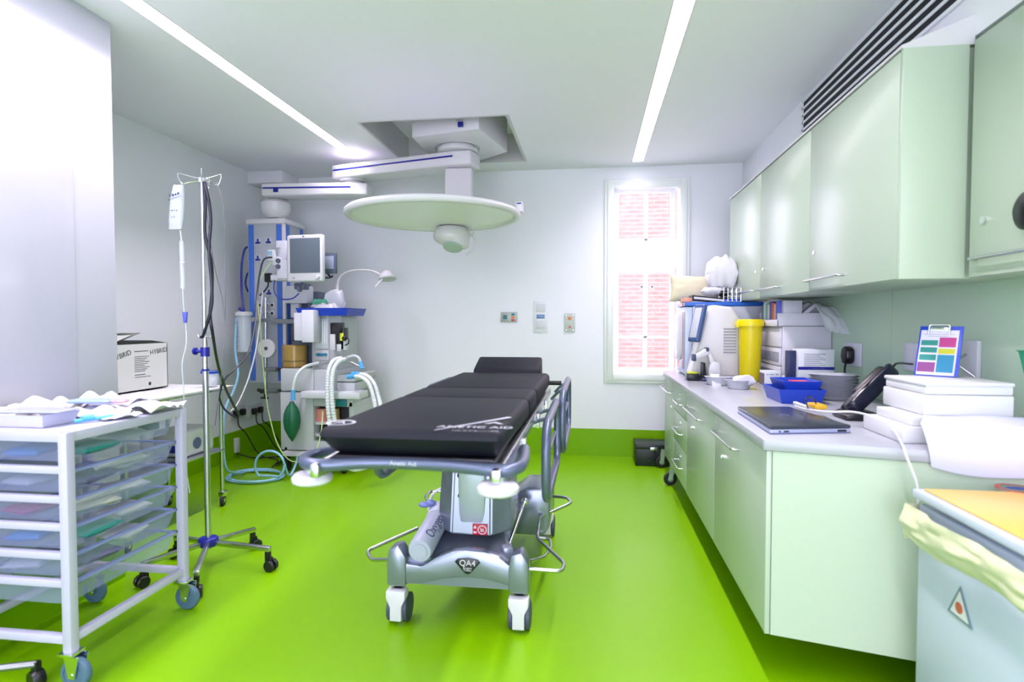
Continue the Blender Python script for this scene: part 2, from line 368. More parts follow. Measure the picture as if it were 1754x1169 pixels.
# ---------------------------------------------------------------- base cabinets and worktop
BXF = .645; BZ0, BZ1 = .17, .855
BY = [5.22, 4.66, 4.04, 3.15, 2.25]
def nearY(x): return 2.245 + (x - .645) * (2.0 - 2.245) / (1.597 - .645)
wt = MB().prism([(.63, 5.24), (1.586, 5.24), (1.586, nearY(1.586)-.012), (.63, nearY(.63)-.012)], .857, .90, 'Z', .006)
tag(wt.build('worktop', m_top), 'long white worktop running over all the pale green base cabinets', 'worktop')
bn = ('furthest base cabinet under the worktop, narrow pale green door', 'base cabinet with three pale green drawers, second from the window', 'pale green base cabinet between the drawers and the nearest cabinet', 'nearest pale green base cabinet, its big end panel facing us')
for i in range(4):
    y1, y0 = BY[i], BY[i+1]
    t = thing('base_cabinet', bn[i], 'cabinet', (1.1, (y0+y1)/2, BZ0), 'pale green base cabinets')
    if i < 3: MB().box((BXF+.02, y0+.001, BZ0), (1.585, y1-.001, BZ1), .002).build('body', m_cab, t)
    else: MB().prism([(BXF+.02, y1-.001), (1.585, y1-.001), (1.585, nearY(1.585)), (BXF+.02, nearY(BXF+.02))], BZ0, BZ1, 'Z').build('body', m_cab, t)
    hs = {0: [((1136, 661), (1151, 667))], 2: [((1178, 698), (1204, 711))], 3: [((1229, 739), (1266, 760))]}
    ls = {0: (1151, 697), 2: (1186, 733), 3: (1238, 783)}
    if i != 1:
        ya = y0 + .003 if i < 3 else nearY(BXF) + .004
        d = MB().box((BXF, ya, BZ0+.002), (BXF+.018, y1-.003, BZ1-.004), .002).build('door', m_cab, t)
        a, bb = hs[i][0]; a = P(*a, x=BXF); bb = P(*bb, x=BXF); hm = MB(); bar_handle(hm, a, (BXF, bb.y, a.z), (-.032, 0, 0)); hm.build('handle', m_steel, d)
        q = P(*ls[i], x=BXF); MB().cyl((BXF-.007, q.y, q.z), (BXF+.001, q.y, q.z), .011).box((BXF-.012, q.y-.002, q.z-.007), (BXF-.006, q.y+.002, q.z+.007)).build('lock', m_chrome, d)
    else:
        e = [BZ1-.004, .655, .43, BZ0+.002]
        for k in range(3):
            d = MB().box((BXF, y0+.003, e[k+1]+.003), (BXF+.018, y1-.003, e[k]-.001), .002).build('drawer', m_cab, t)
            zc = (e[k]+e[k+1])/2 - .01; hm = MB(); bar_handle(hm, (BXF, 4.22, zc), (BXF, 4.52, zc), (-.032, 0, 0)); hm.build('handle', m_steel, d)
            MB().cyl((BXF-.007, 4.3, zc+.07), (BXF+.001, 4.3, zc+.07), .011).build('lock', m_chrome, d)
    if i == 3:
        e = MB().box((BXF+.0, nearY(BXF)-.002, BZ0), (BXF+.018, nearY(BXF)+.003, BZ1), .001); e.build('edge_strip', m_cab, t)


def fb(mb, x0, y0, x1, y1, Y, dep, bev=.003):
    """box whose front (-y) face fills the photo rectangle at depth Y"""
    a = P(x0, (y0+y1)/2, y=Y); b = P(x1, (y0+y1)/2, y=Y); xm = (x0+x1)/2
    return mb.box((a.x, Y, P(xm, y1, y=Y).z), (b.x, Y+dep, P(xm, y0, y=Y).z), bev)
# ---------------------------------------------------------------- surgery trolley (bed)
bed = thing('surgery_trolley', 'black padded surgery trolley on a silver grey wheeled base in the room centre', 'operating table', (-.57, 2.9, 0))
def mattress_section(y0, y1, name, z0=.945, z1=1.03, taper=0):
    m = MB().box((-.772, y0, z0), (-.238, y1, z1), .026, 4)
    if taper:
        for v in m.bm.verts:
            if v.co.y < y0 + .2 and v.co.z < 1.0: v.co.y += taper * (1.0 - v.co.z) / .055 * max(0, (y0 + .2 - v.co.y) / .2); v.co.x += (-.505 - v.co.x) * .06
    return m.build(name, m_mattress, bed)
sec = mattress_section(1.56, 2.285, 'mattress_section', taper=.06)
mattress_section(2.287, 2.62, 'mattress_section'); mattress_section(2.622, 3.43, 'mattress_section')
MB().prism([(3.43, .985), (3.62, .985), (3.66, 1.01), (3.64, 1.115), (3.50, 1.07), (3.44, 1.05)], -.70, -.30, 'X', .015).build('head_pad', m_mattress, bed)
lg = MB(); zt = 1.0312; c = P(584, 724, z=zt)
lg.lathe([(.034, 0), (.037, .0006), (.044, .0006), (.044, 0)], (c.x, c.y, zt - .0006), seg=32, cap=False)
lg.text('A', .06, frame((c.x, c.y, zt), (1, 0, 0), (0, 1, 0)), .0003)
a, b = P(744, 737, z=zt), P(874, 715, z=zt); d = (b-a).normalized(); n_ = Vector((-d.y, d.x, 0)) * .009
lg._add([a-n_*.3, b-n_, b+n_, a+n_*.3], [(0, 1, 2, 3)])
c = P(814, 732, z=zt); lg.text('ANETIC AID', .040, frame((c.x, c.y, zt), (1, .02, 0), (0, 1, 0)), .0003)
c = P(815, 738.5, z=zt); lg.marks('-----------------', .014, frame((c.x, c.y, zt), (1, .02, 0), (0, 1, 0)), .0003)
c = P(846, 726, z=zt); lg._add([(c.x-.03, c.y-.005, zt), (c.x, c.y+.03, zt), (c.x+.03, c.y-.005, zt), (c.x+.015, c.y-.005, zt), (c.x, c.y+.012, zt), (c.x-.015, c.y-.005, zt)], [(0, 1, 4, 5), (1, 2, 3, 4)])
m_print = mat('silver_print', '#b9bcc8', .5)
lab(lg.build('mattress_print', m_print, sec), 'silver maker logo printed on the mattress')
fr = MB(); fr.box((-.745, 1.60, .915), (-.265, 3.45, .945), .006)
fr.build('mattress_deck', m_dark, bed)
rl = MB()
for x0, x1 in ((-.262, -.236), (-.774, -.748)): rl.box((x0, 1.52, .895), (x1, 3.5, .935), .006)
for yy in (2.0, 2.55, 3.0): rl.box((-.236, yy, .86), (-.222, yy+.03, .925), .003)
rl.build('side_rail', m_steel, bed)
Z9 = lambda a, b: P(a, b, z=.925)
MB().tube([Z9(590, 772), Z9(545, 778), Z9(524, 786), Z9(526, 794), Z9(560, 797), Z9(640, 793), Z9(740, 796), Z9(850, 806), Z9(886, 802), Z9(896, 788), Z9(898, 770)], .018, seg=12).prism([Z9(550, 790)[:2], Z9(880, 800)[:2], Z9(890, 765)[:2], Z9(600, 765)[:2]], .918, .93, 'Z', .002).build('bumper_bar', m_slate, bed)
c = P(690, 795, y=1.545); bt = MB().text('Anetic Aid', .018, frame((c.x, 1.545, c.z), (1, -.06, 0), (0, -.3, 1))); bt.build('lettering', m_print, bed)
for (bx, by) in (P(535, 818, z=.88)[:2], P(853, 836, z=.88)[:2]):
    o = MB().lathe([(.0, .0), (.045, .001), (.056, .008), (.058, .02), (.05, .03), (.02, .034), (0, .034)], (bx, by, .862)).build('bumper_wheel', mat('white_nylon', '#c4c3ce', .5), bed)
    MB().cyl((bx, by, .89), (bx, by, .912), .02).build('bolt', m_chrome, o)
def loop(x, y0, y1, z0, z1, r):
    mb = MB().path([(x, y0, z0), (x, y0, z1), (x, y1, z1), (x, y1, z0)], r, .1, closed=True)
    mb.cyl((x, y0+.2, (z0+z1)/2+.02), (x, y1-.2, (z0+z1)/2+.02), .008); s_ = 1 if x > -.5 else -1
    for yy in (y0+.25, y1-.25): mb.tube([(x, yy, z1-.02), (x - s_*.03, yy, z1-.02), (x - s_*.075, yy, .90)], .008)
    return mb.build('side_guard', m_slate, bed)
loop(-.168, 2.22, 2.98, .63, .935, .018); loop(-.142, 2.98, 3.82, .655, .965, .018)
loop(-.845, 2.22, 2.98, .70, .935, .018); loop(-.86, 2.98, 3.6, .70, .975, .018)
MB().cyl((-.25, 3.44, .97), (-.17, 3.44, .97), .013).build('push_handle', m_rubber, bed)
MB().cyl((-.76, 3.44, .97), (-.83, 3.44, .97), .013).build('push_handle', m_rubber, bed)
# column
oc = lambda x0, x1, y0, y1, c: [(x0+c, y0), (x1-c, y0), (x1, y0+c), (x1, y1-c), (x1-c, y1), (x0+c, y1), (x0, y1-c), (x0, y0+c)]
col_ = MB(); t_ = bmesh.new(); A = [t_.verts.new((x, y, .36)) for x, y in oc(-.715, -.36, 2.58, 3.02, .085)]; B = [t_.verts.new((x, y, .80)) for x, y in oc(-.69, -.38, 2.63, 2.97, .07)]
for i in range(8): t_.faces.new((A[i], A[(i+1) % 8], B[(i+1) % 8], B[i]))
t_.faces.new(B); t_.faces.new(A[::-1]); bmesh.ops.bevel(t_, geom=t_.edges[:], offset=.008, segments=2, affect='EDGES'); col_._bm(t_)
cl = col_.build('column', m_silver, bed)
MB().box((-.60, 2.585, .40), (-.47, 2.66, .80), .02).build('column_front_panel', mat('pale_silver', '#a9b2c6', .3, .4), bed)
MB().box((-.655, 2.66, .79), (-.415, 2.94, .92), .03).build('inner_column', mat('pale_silver'), bed)
for px, py in ((787, 816), (787, 850), (853, 853), (853, 820)):
    q = P(px, py, y=2.6); MB().ball((q.x, 2.615, q.z), (.014, .02, .014)).build('bolt_cap', m_dark, bed)
q = P(822, 908, y=2.575); o = MB().box((q.x-.034, 2.574, q.z-.024), (q.x+.034, 2.586, q.z+.024), .001); o = lab(o.build('warning_label', mat('red_label', '#b81030', .4), bed), 'red warning label')
wl = MB().lathe([(.017, 0), (.017, .0015), (.021, .0015), (.021, 0)], (q.x+.011, 2.5742, q.z), (0, -1, 0), cap=False)
wl.box((q.x-.002, 2.5728, q.z-.0015), (q.x+.024, 2.574, q.z+.0015), M=T(q.x+.011, 0, q.z) @ Matrix.Rotation(R(40), 4, 'Y') @ T(-q.x-.011, 0, -q.z))
wl.box((q.x+.003, 2.5728, q.z-.008), (q.x+.018, 2.574, q.z+.005)).prism([(q.x-.030, q.z+.006), (q.x-.014, q.z+.006), (q.x-.022, q.z+.02)], 2.5725, 2.574, 'Y').box((q.x-.03, 2.5725, q.z-.016), (q.x-.015, 2.574, q.z-.008))
wl.build('label_symbols', m_white, o)
# base
Y0 = 2.47
def XZ(px, py, y=Y0): q = P(px, py, y=y); return (q.x, q.z)
top = [XZ(*p) for p in ((690, 950), (700, 962), (725, 966), (748, 952), (770, 943), (800, 939), (832, 942), (858, 952), (880, 970), (905, 985))]
bot = [XZ(*p) for p in ((908, 1012), (885, 1006), (862, 996), (832, 988), (800, 985), (765, 987), (722, 996), (690, 993))]
MB().prism(top + bot, 2.44, 2.50, 'Y', .006).build('base_front_arch', m_silver, bed)
bb = MB(); nx, ny = 16, 14
def basef(u, v):
    y = 2.47 + v * 1.15; k = math.sin(math.pi * min(1, v * 1.0)); wdt = .285 - .13 * k ** .6; xc = -.56
    h = .29 + .09 * min(1, v * 3.2) * (1 - .9 * abs(2*u-1) ** 2.5) - .05 * max(0, v - .7) / .3
    return (xc + (2*u-1) * wdt, y, h)
bb.sheet(1, 1, basef, nx, ny, .12); bb.build('base_cover', m_silver, bed)
rc = MB(); rc.prism([(-.45, .17), (-.25, .17), (-.215, .22), (-.215, .40), (-.26, .43), (-.35, .43), (-.45, .36)], 3.12, 3.42, 'Y', .015); rc.build('rear_cover', m_silver, bed)
def bed_leg(x, y):
    l = MB(); l.prism([(-.043, .17), (.043, .17), (.043, .30), (.012, .35), (-.035, .335), (-.046, .27)], -.04, .05, 'Y', .012, M=T(x, y, 0))
    l = l.build('leg', m_silver, bed)
    k = MB(); k.prism([(-.043, .155), (.043, .155), (.043, .12), (.026, .085), (.026, .022), (-.026, .022), (-.026, .085), (-.043, .12)], -.055, .0, 'Y', .004, M=T(x, y, 0)); k.box((-.02, -.02, .06), (.02, .03, .155), M=T(x, y, 0))
    k = lab(k.build('caster_shield', m_white2, l), 'white caster shield')
    for s_ in (-1, 1):
        MB().lathe([(.0, -.010), (.05, -.010), (.062, -.006), (.062, .008), (.05, .011), (0, .011)], (x + s_*.037, y + .01, .062), (1, 0, 0)).build('wheel', mat('slate_rubber', '#3b4358', .5), l)
for x, y in ((-.84, 2.47), (-.30, 2.47), (-.82, 3.6), (-.265, 3.6)): bed_leg(x, y)
q = P(801, 968, y=2.44); b_ = MB(); hw = .056
b_.prism([(q.x - hw, q.z+.012), (q.x - hw*.8, q.z+.025), (q.x, q.z+.031), (q.x + hw*.8, q.z+.025), (q.x + hw, q.z+.012), (q.x + .012, q.z-.036), (q.x, q.z-.041), (q.x-.012, q.z-.036)], 2.4345, 2.442, 'Y', .001)
b_ = lab(b_.build('badge', mat('badge_black', '#0b1220', .3), bed), 'black triangular QA4 badge')
bt = MB().text('QA4', .036, frame((q.x, 2.434, q.z+.008), (1, 0, 0), (0, 0, 1))).text('Surgery', .013, frame((q.x, 2.434, q.z-.013), (1, 0, 0), (0, 0, 1))).text('Trolley', .012, frame((q.x, 2.434, q.z-.023), (1, 0, 0), (0, 0, 1)))
bt.build('badge_lettering', m_white, b_)
# foot bars
W3 = lambda L: [P(a, b, y=c) for a, b, c in L]
for L in ([(716, 905, 2.75), (628, 944, 2.62), (636, 960, 2.54), (670, 959, 2.5)], [(772, 842, 3.4), (736, 842, 3.4), (728, 853, 3.3), (745, 870, 3.2)],
          [(940, 850, 3.4), (972, 853, 3.35), (979, 862, 3.25), (925, 886, 3.1), (920, 922, 2.9), (967, 966, 2.6), (962, 980, 2.5), (905, 975, 2.48)],
          [(922, 921, 3.1), (942, 924, 3.1), (944, 938, 3.0), (932, 955, 2.8), (908, 962, 2.7)]):
    MB().path(W3(L), .009, .03).build('foot_bar', m_steel, bed)
lv = MB(); a, b = P(899, 860, y=3.0), P(866, 950, y=2.6); lv.cyl(a, b, .008); lv.ball(a, .02); lv.build('pedal_rod', m_chrome, bed)
b = P(868, 948, y=2.58); lv = MB().box((-.022, -.03, -.035), (.022, .03, .035), .012, M=T(b.x, b.y, b.z, R(20))).build('pedal', mat('pale_silver'), bed)
lv = MB().ball((b.x+.005, b.y-.035, b.z-.012), .012).cyl((b.x-.03, b.y-.02, b.z-.01), (b.x-.06, b.y-.02, b.z-.005), .01).build('pedal_knob', m_dark, bed)
# oxygen cylinder in the base
a = P(718, 946, y=2.41); b = P(756, 880, y=2.78); d = (b-a).normalized(); L = (b-a).length
oxy = thing('oxygen_cylinder', 'white oxygen cylinder lying on the left side of the trolley base', 'gas cylinder', a)
m_oxy = mat('cylinder_paint', '#a6adc0', .4); rr = .054
MB().lathe([(.0, 0), (rr*.6, .0), (rr*.62, .006), (rr*.9, .006), (rr, .02), (rr, L*.82), (rr*.97, L*.9), (rr*.8, L*.97), (rr*.4, L), (0, L)], a, d).build('body', m_oxy, oxy)
MB().lathe([(rr*1.03, L*.80), (rr*1.1, L*.82), (rr*1.08, L*1.05), (rr*.7, L*1.16), (0, L*1.17)], a, d).build('valve_cover', mat('pale_blue_grey', '#b0b8c8', .4), oxy)
q = a + d * L * 1.1; MB().tube([q + Vector((.03, 0, .03)), q + Vector((.0, .03, .10)), q + Vector((-.06, .02, .07)), q + Vector((-.07, -.02, .0))], .007).build('carry_handle', m_white2, oxy)
q = P(727, 865, y=2.75); MB().ball(q, (.03, .02, .014)).ball(q + Vector((.03, 0, .012)), (.028, .018, .014)).cyl(q + Vector((.03, 0, 0)), a + d*L*.98, .009).build('tap', mat('lilac_blue_plastic', '#6d78b8', .4), oxy)
up = Vector((.45, -.55, .6)); up = (up - d * up.dot(d)).normalized(); sd_ = d.cross(up)
def wrapc(co):   # lettering wrapped round the cylinder
    ang = co.y / rr; return a + d * (L*.42 + co.x) + (up * math.cos(ang) + sd_ * -math.sin(ang)) * (rr + .0012 + co.z)
MB().text('Oxygen', .062, Matrix(), .0004, warp=wrapc).build('lettering', mat('dark_print', '#3a4260', .5), oxy)

# ---------------------------------------------------------------- surgical lamp
LC = Vector((-1.045, 3.83, 2.045)); RL = .558
lamp = thing('surgical_lamp', 'large white disc shaped operating lamp hanging above the trolley', 'surgical lamp', LC)
m_lampw = mat('lamp_white', '#d2d1d6', .25)
rim = MB(); pr = []
for i in range(13):
    an = 2*math.pi*i/12; pr.append((RL + .026*math.cos(an), .024*math.sin(an)))
rim.lathe(pr, LC, seg=72, cap=False); rim.build('rim', m_lampw, lamp)
MB().lathe([(RL-.01, -.004), (0, -.004), (0, .006), (RL-.01, .006)][::-1], LC, seg=72, cap=False).build('disc', mat('lamp_disc', '#f4f2f8', .3), lamp)
hd = MB(); q = P(777, 412, y=4.28); t0 = bmesh.new(); bmesh.ops.create_uvsphere(t0, u_segments=28, v_segments=18, radius=1)
for v in t0.verts:
    v.co = Vector((v.co.x * .135, v.co.y * .15, v.co.z * .10)); 
    if v.co.z < -.03: v.co.x += (-.03 - v.co.z) * .9
    if v.co.z > .065: v.co.z = .065
hd._bm(t0, T(q.x - .015, 4.28, q.z+.03)); hdo = hd.build('lamp_head', m_lampw, lamp)
MB().lathe([(0, 0), (.06, 0), (.062, .01), (.055, .012), (0, .006)], (q.x+.01, 4.21, q.z-.055), (.1, -.45, -.85), sx=1.2).build('lens', mat('lens_grey', '#aeb9bd', .08), hdo)
MB().path([P(798, 438, y=4.25), P(811, 428, y=4.25), P(813, 408, y=4.27), P(804, 400, y=4.3)], .008, .02).build('grip', m_white2, hdo)
qb = P(889, 352, y=3.9); MB().box((qb.x-.02, 3.86, qb.z-.05), (qb.x+.03, 3.94, qb.z+.02), .012).build('joint_cap', m_lampw, lamp)
MB().cyl((qb.x-.01, 3.855, qb.z+.005), (qb.x+.02, 3.855, qb.z+.005), .004).build('blue_mark', m_dblue, lamp)
a = P(761, 300, y=4.8); b = P(808, 300, y=4.8)
MB().box((a.x, 4.80, 2.065), (b.x, 4.92, 2.6195), .02).build('drop_arm', m_lampw, lamp)
MB().box(((a.x+b.x)/2-.05, 3.9, 2.055), ((a.x+b.x)/2+.05, 4.9, 2.11), .02).build('yoke', m_lampw, lamp)

# ---------------------------------------------------------------- ceiling mount and pendant arms
m_pend = mat('pendant_white', '#cfced4', .25)
cm = thing('ceiling_mount', 'white boxed ceiling mount with a small blue square, inside the ceiling recess', 'ceiling mount', (-1.1, 4.9, 2.74))
MB().prism([(-1.42, 4.55), (-.85, 4.42), (-.72, 5.05), (-1.02, 5.3), (-1.42, 5.2)], 2.80, 3.09, 'Z', .01).build('housing', m_pend, cm)
q = P(790, 215, y=4.46); MB().box((q.x-.02, 4.425, q.z-.018), (q.x+.02, 4.45, q.z+.018), M=None).build('blue_badge', m_dblue, cm)
MB().marks('------', .016, frame((q.x, 4.425, q.z+.028), (1, 0, 0), (0, 0, 1))).build('badge_lettering', m_dblue, cm)
MB().lathe([(.19, 2.795), (.19, 2.81), (.15, 2.80)], (-1.12, 4.86, 0), cap=False).lathe([(.13, 2.74), (.17, 2.75), (.17, 2.78), (.14, 2.79), (.14, 2.80)], (-1.12, 4.86, 0)).build('swivel_hub', m_white2, cm)
def arm(name, label, A, B, w, z0, z1, endw=None):
    A = Vector((*A, 0)); B = Vector((*B, 0)); d = (B-A).normalized(); L = (B-A).length; M = frame(A, d, Vector((-d.y, d.x, 0)))
    t = thing(name, label, 'pendant arm', (A.x, A.y, z0))
    n = 10; e = endw or w
    poly = [(-w*.5 - .04, -w*.36), (0, -w*.5), (L*.25, -w*.5), (L, -e*.5), (L + e*.5, -e*.5), (L + e*.5, e*.5), (L, e*.5), (0, w*.5), (-w*.5 - .04, w*.36)]
    MB(M).prism(poly, z0, z1, 'Z', .015, seg=3).build('beam', m_pend, t)
    zs = z0 + (z1-z0) * .62
    s_ = MB(M); s_.box((-.02, w*.5-.004, zs-.008), (L+e*.5-.015, w*.5+.002, zs+.006))
    lab(s_.build('stripe', m_dblue, t), 'dark blue stripe'); return t, M, L
a1, M1, L1 = arm('pendant_arm', 'upper white pendant arm with a blue stripe running left from the ceiling mount', (-1.12, 4.86), (-2.16, 5.13), .26, 2.62, 2.74)


MB().lathe([(.10, 2.60), (.12, 2.605), (.12, 2.62)], (-2.16, 5.13, 0)).lathe([(.09, 2.58), (.09, 2.60)], (-2.16, 5.13, 0)).build('swivel_joint', m_white2, a1)
c = P(758, 283, y=4.80); MB().lathe([(.03, -.002), (.045, -.002), (.045, 0)], (-1.14, 4.84, 2.62)).build('end_button', mat('lilac_plastic', '#c9a0d8', .3), a1)
a2, M2, L2 = arm('pendant_arm', 'lower white pendant arm with a blue stripe, carrying the equipment column', (-2.16, 5.13), (-2.84, 5.08), .24, 2.47, 2.58)
q = P(472, 325, y=4.955); MB().box((q.x-.022, 4.952, q.z-.022), (q.x+.022, 4.962, q.z+.012)).build('blue_badge', m_dblue, a2)
# equipment column
CX0, CX1, CY0, CY1 = -3.18, -2.815, 5.10, 5.47
pc = thing('pendant_column', 'tall white and blue equipment column hanging in the left corner, with power sockets', 'equipment column', (-3.0, 5.28, .75))
MB().lathe([(.0, 2.30), (.07, 2.30), (.12, 2.34), (.135, 2.38), (.135, 2.44), (.11, 2.465), (.0, 2.47)], (-2.93, 5.16, 0)).build('swivel_dome', m_pend, pc)
MB().box((CX0-.015, CY0-.015, 2.24), (CX1+.015, CY1+.015, 2.295), .02).build('top_cap', m_pend, pc)
MB().box((CX0, CY0, .76), (CX1, CY1, 2.245), .004).build('body', mat('column_grey', '#aab0ba', .35), pc)
for x0, x1 in ((CX0+.012, CX0+.062), (CX1-.075, CX1-.025)): lab(MB().box((x0, CY0-.006, .78), (x1, CY0+.001, 2.235), .001).build('rail_strip', m_stripb, pc), 'blue rail strip')
for y0, y1 in ((CY0+.03, CY0+.09), (CY1-.07, CY1-.02)): lab(MB().box((CX1-.001, y0, .78), (CX1+.006, y1, 2.235), .001).build('rail_strip', m_stripb, pc), 'blue rail strip')
MB().box((CX1-.022, CY0-.008, .78), (CX1+.008, CY0+.022, 2.24), .004).build('corner_strip', m_pend, pc)
for px, py in ((442, 415), (460, 414), (442, 444), (461, 502), (480, 414)):
    if px == 480: continue
    q = P(px, py, y=CY0); o = MB(); o.box((q.x-.035, CY0-.003, q.z-.035), (q.x+.035, CY0+.001, q.z+.04), .001); o = o.build('power_socket', mat('socket_grey', '#b4bac2', .4), pc)
    MB().box((q.x-.008, CY0-.006, q.z), (q.x+.008, CY0-.002, q.z+.03)).box((q.x-.024, CY0-.006, q.z-.016), (q.x+.024, CY0-.002, q.z+.002)).build('shutter', m_dblue, o)
for px in (447, 458, 467):
    for py in (523, 537):
        q = P(px, py, y=CY0); o = MB().lathe([(.018, 0), (.024, .002), (.024, .012), (.015, .014)], (q.x, CY0, q.z), (0, -1, 0), seg=16, cap=False).build('gas_outlet', m_white2, pc)
        MB().cyl((q.x, CY0-.004, q.z), (q.x, CY0-.010, q.z), .014).build('outlet_port', m_dark, o)
# clamp pole on the column with its bracket
q0, q1 = P(455, 510, y=5.0), P(455, 678, y=5.0)
pl = thing('clamp_pole', 'short steel pole clamped in front of the blue striped column', 'pole', (q0.x, 5.0, q1.z))
MB().cyl(q1, q0, .014).build('pole', m_steel, pl)
for py in (549, 633, 670):
    z = P(455, py, y=5.0).z; MB().box((q0.x-.03, 4.975, z-.018), (q0.x+.10, 5.03, z+.018), .004).box((q0.x+.07, 4.99, z-.012), (q0.x+.11, 5.088, z+.012), .003).build('bracket', mat('dull_steel', '#8b8f94', .35, .9), pl)
z = P(455, 670, y=5.0).z
MB().cyl((q0.x-.05, 4.98, z), (q0.x-.02, 4.98, z), .02).ball((q0.x-.06, 4.97, z+.01), .018).cyl((q0.x, 4.96, z-.02), (q0.x, 4.96, z-.06), .008).cyl((q0.x-.035, 4.96, z-.06), (q0.x+.035, 4.96, z-.06), .009).build('clamp_knob', m_dark, pl)
q = P(457, 597, y=4.95); rl = MB().lathe([(.012, -.012), (.082, -.012), (.084, -.008), (.084, .008), (.082, .012), (.012, .012)], (q.x, 4.95, q.z), (0, -1, 0), seg=36).cyl((q.x, 4.95, q.z), (q.x, 5.0, q.z), .008)
rr_ = thing('tape_reel', 'round white reel with a dark hub on the steel clamp pole', 'reel', (q.x, 4.95, q.z-.084)); rl.build('disc', m_white, rr_)
MB().cyl((q.x, 4.936, q.z), (q.x, 4.932, q.z), .016).build('hub', mat('hub_grey', '#4a4d55', .4), rr_)
# suction jar
q = P(418, 570, y=4.9); zj0, zj1 = P(418, 603, y=4.9).z, P(418, 540, y=4.9).z; rj = .066
sj = thing('suction_jar', 'clear graduated suction jar with a blue capped lid left of the column', 'jar', (q.x, 4.9, zj0))
MB().lathe([(0, zj0), (rj*.88, zj0), (rj, zj1), (rj*.94, zj1), (rj*.84, zj0+.01), (0, zj0+.01)], (q.x, 4.9, 0), cap=False).build('jar', mat('clear_plastic', '#dfe8f4', .1, alpha=.38), sj)
MB().lathe([(0, zj1-.004), (rj*1.12, zj1-.004), (rj*1.12, zj1+.02), (rj*.9, zj1+.03), (0, zj1+.03)], (q.x, 4.9, 0)).build('lid', m_white2, sj)
MB().cyl((q.x-.01, 4.9, zj1+.03), (q.x-.035, 4.88, zj1+.065), .012).build('blue_cap', m_dblue, sj)
gm = MB()
for i in range(12): gm.box((q.x-.045, 4.9-rj-.001, zj0+.03+i*.021), (q.x-(.01 if i % 2 else .022), 4.9-rj+.001, zj0+.034+i*.021))
gm.build('scale_marks', mat('scale_print', '#303c70', .5), sj)
MB().box((q.x+.05, 4.88, zj1-.06), (-3.12, 5.10, zj1-.02), .004).build('holder', m_white2, sj)
def cable(name, label, pts, r, m, cat='cable', group=None, n=8):
    return tag(MB().tube(pts, r, n=n, seg=8).build(name, m), label, cat, group)
Yp = lambda L: [P(a, b, y=c) for a, b, c in L]
m_bcab = mat('blue_hose', '#1a2a8c', .4); m_clr = mat('clear_tube', '#dbe6f2', .2, alpha=.55); m_lb = mat('pale_blue_hose', '#8fc4e0', .25, alpha=.9); m_gcab = mat('pale_green_cable', '#b7d68c', .4)
cable('air_hose', 'dark blue hose looping on the left flank of the equipment column', Yp([(426, 423, 5.15), (419, 428, 5.12), (414, 455, 5.08), (414, 500, 5.05), (418, 532, 5.0), (420, 545, 4.9)]), .010, m_bcab, 'hose')
cable('air_hose', 'short dark blue hose beside the column, behind the longer blue hose', Yp([(424, 468, 5.2), (421, 480, 5.17), (421, 490, 5.15), (425, 500, 5.2)]), .008, m_bcab, 'hose')

# ---------------------------------------------------------------- anaesthesia machine
MY = 4.83
am = thing('anaesthesia_machine', 'tall grey anaesthesia machine on wheels in front of the equipment column', 'anaesthesia machine', (-2.4, 5.1, 0))
m_mach = mat('machine_grey', '#b6bcbf', .4); m_mdark = mat('machine_slate', '#4d586c', .4)
b = MB(); fb(b, 480, 672, 537, 772, MY, .62, .012); b.build('lower_body', m_mach, am)
b = MB(); fb(b, 480, 632, 537, 671, MY-.01, .64, .015); fb(b, 537.5, 634, 578, 671, MY+.0, .62, .01); b.build('upper_body', m_mach, am)
for y0, y1 in ((643, 655), (656, 671)):
    b = MB(); fb(b, 577, y0, 608, y1-.6, MY-.02, .5, .006); o = b.build('drawer', m_mach, am)
b = MB(); fb(b, 514, 672, 616, 684, MY-.12, .2, .008); b.build('pull_out_shelf', mat('machine_light', '#c6cbcf', .35), am)
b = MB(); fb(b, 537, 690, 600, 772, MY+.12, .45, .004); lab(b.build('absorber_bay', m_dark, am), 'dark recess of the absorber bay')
b = MB(); fb(b, 537, 757, 602, 772, MY, .2, .004); fb(b, 537, 684, 604, 697, MY, .2, .004); fb(b, 598, 690, 606, 772, MY, .5, .004); b.build('bay_frame', m_mach, am)
b = MB(); q = P(552, 700, y=MY+.08); b.cyl((q.x, q.y, P(552, 722, y=MY+.08).z), (q.x, q.y, P(552, 700, y=MY+.08).z), .055); lab(b.build('absorber_canister', mat('pink_granules', '#d98c84', .5), am), 'pink absorber canister')
b = MB(); q = P(572, 700, y=MY+.08); b.cyl((q.x, q.y, P(572, 722, y=MY+.08).z), (q.x, q.y, P(572, 700, y=MY+.08).z), .05); lab(b.build('absorber_canister', mat('amber_granules', '#c8a070', .5), am), 'amber absorber canister')
b = MB(); q = P(552, 700, y=MY+.05); b.cyl((q.x, q.y, P(552, 726, y=q.y).z), (q.x, q.y, P(552, 722, y=q.y).z), .062); b.cyl((q.x, q.y, P(552, 746, y=q.y).z), (q.x, q.y, P(552, 742, y=q.y).z), .062); b.build('canister_clamp', m_white2, am)
b = MB(); fb(b, 575, 685, 592, 697, MY-.03, .06, .004); b.build('teal_latch', mat('teal_plastic', '#177c8c', .4), am)
b = MB(); fb(b, 484, 776, 600, 784, MY-.06, .06, .006); b.build('push_bar', m_white, am)
for px in (492, 590):
    for yy in (MY+.02, MY+.5):
        x = P(px, 790, y=yy).x; MB().lathe([(0, -.018), (.045, -.018), (.05, -.012), (.05, .012), (.045, .018), (0, .018)], (x, yy, .05), (1, 0, 0)).box((x-.012, yy-.02, .05), (x+.012, yy+.02, .22)).build('caster', m_rubber, am)
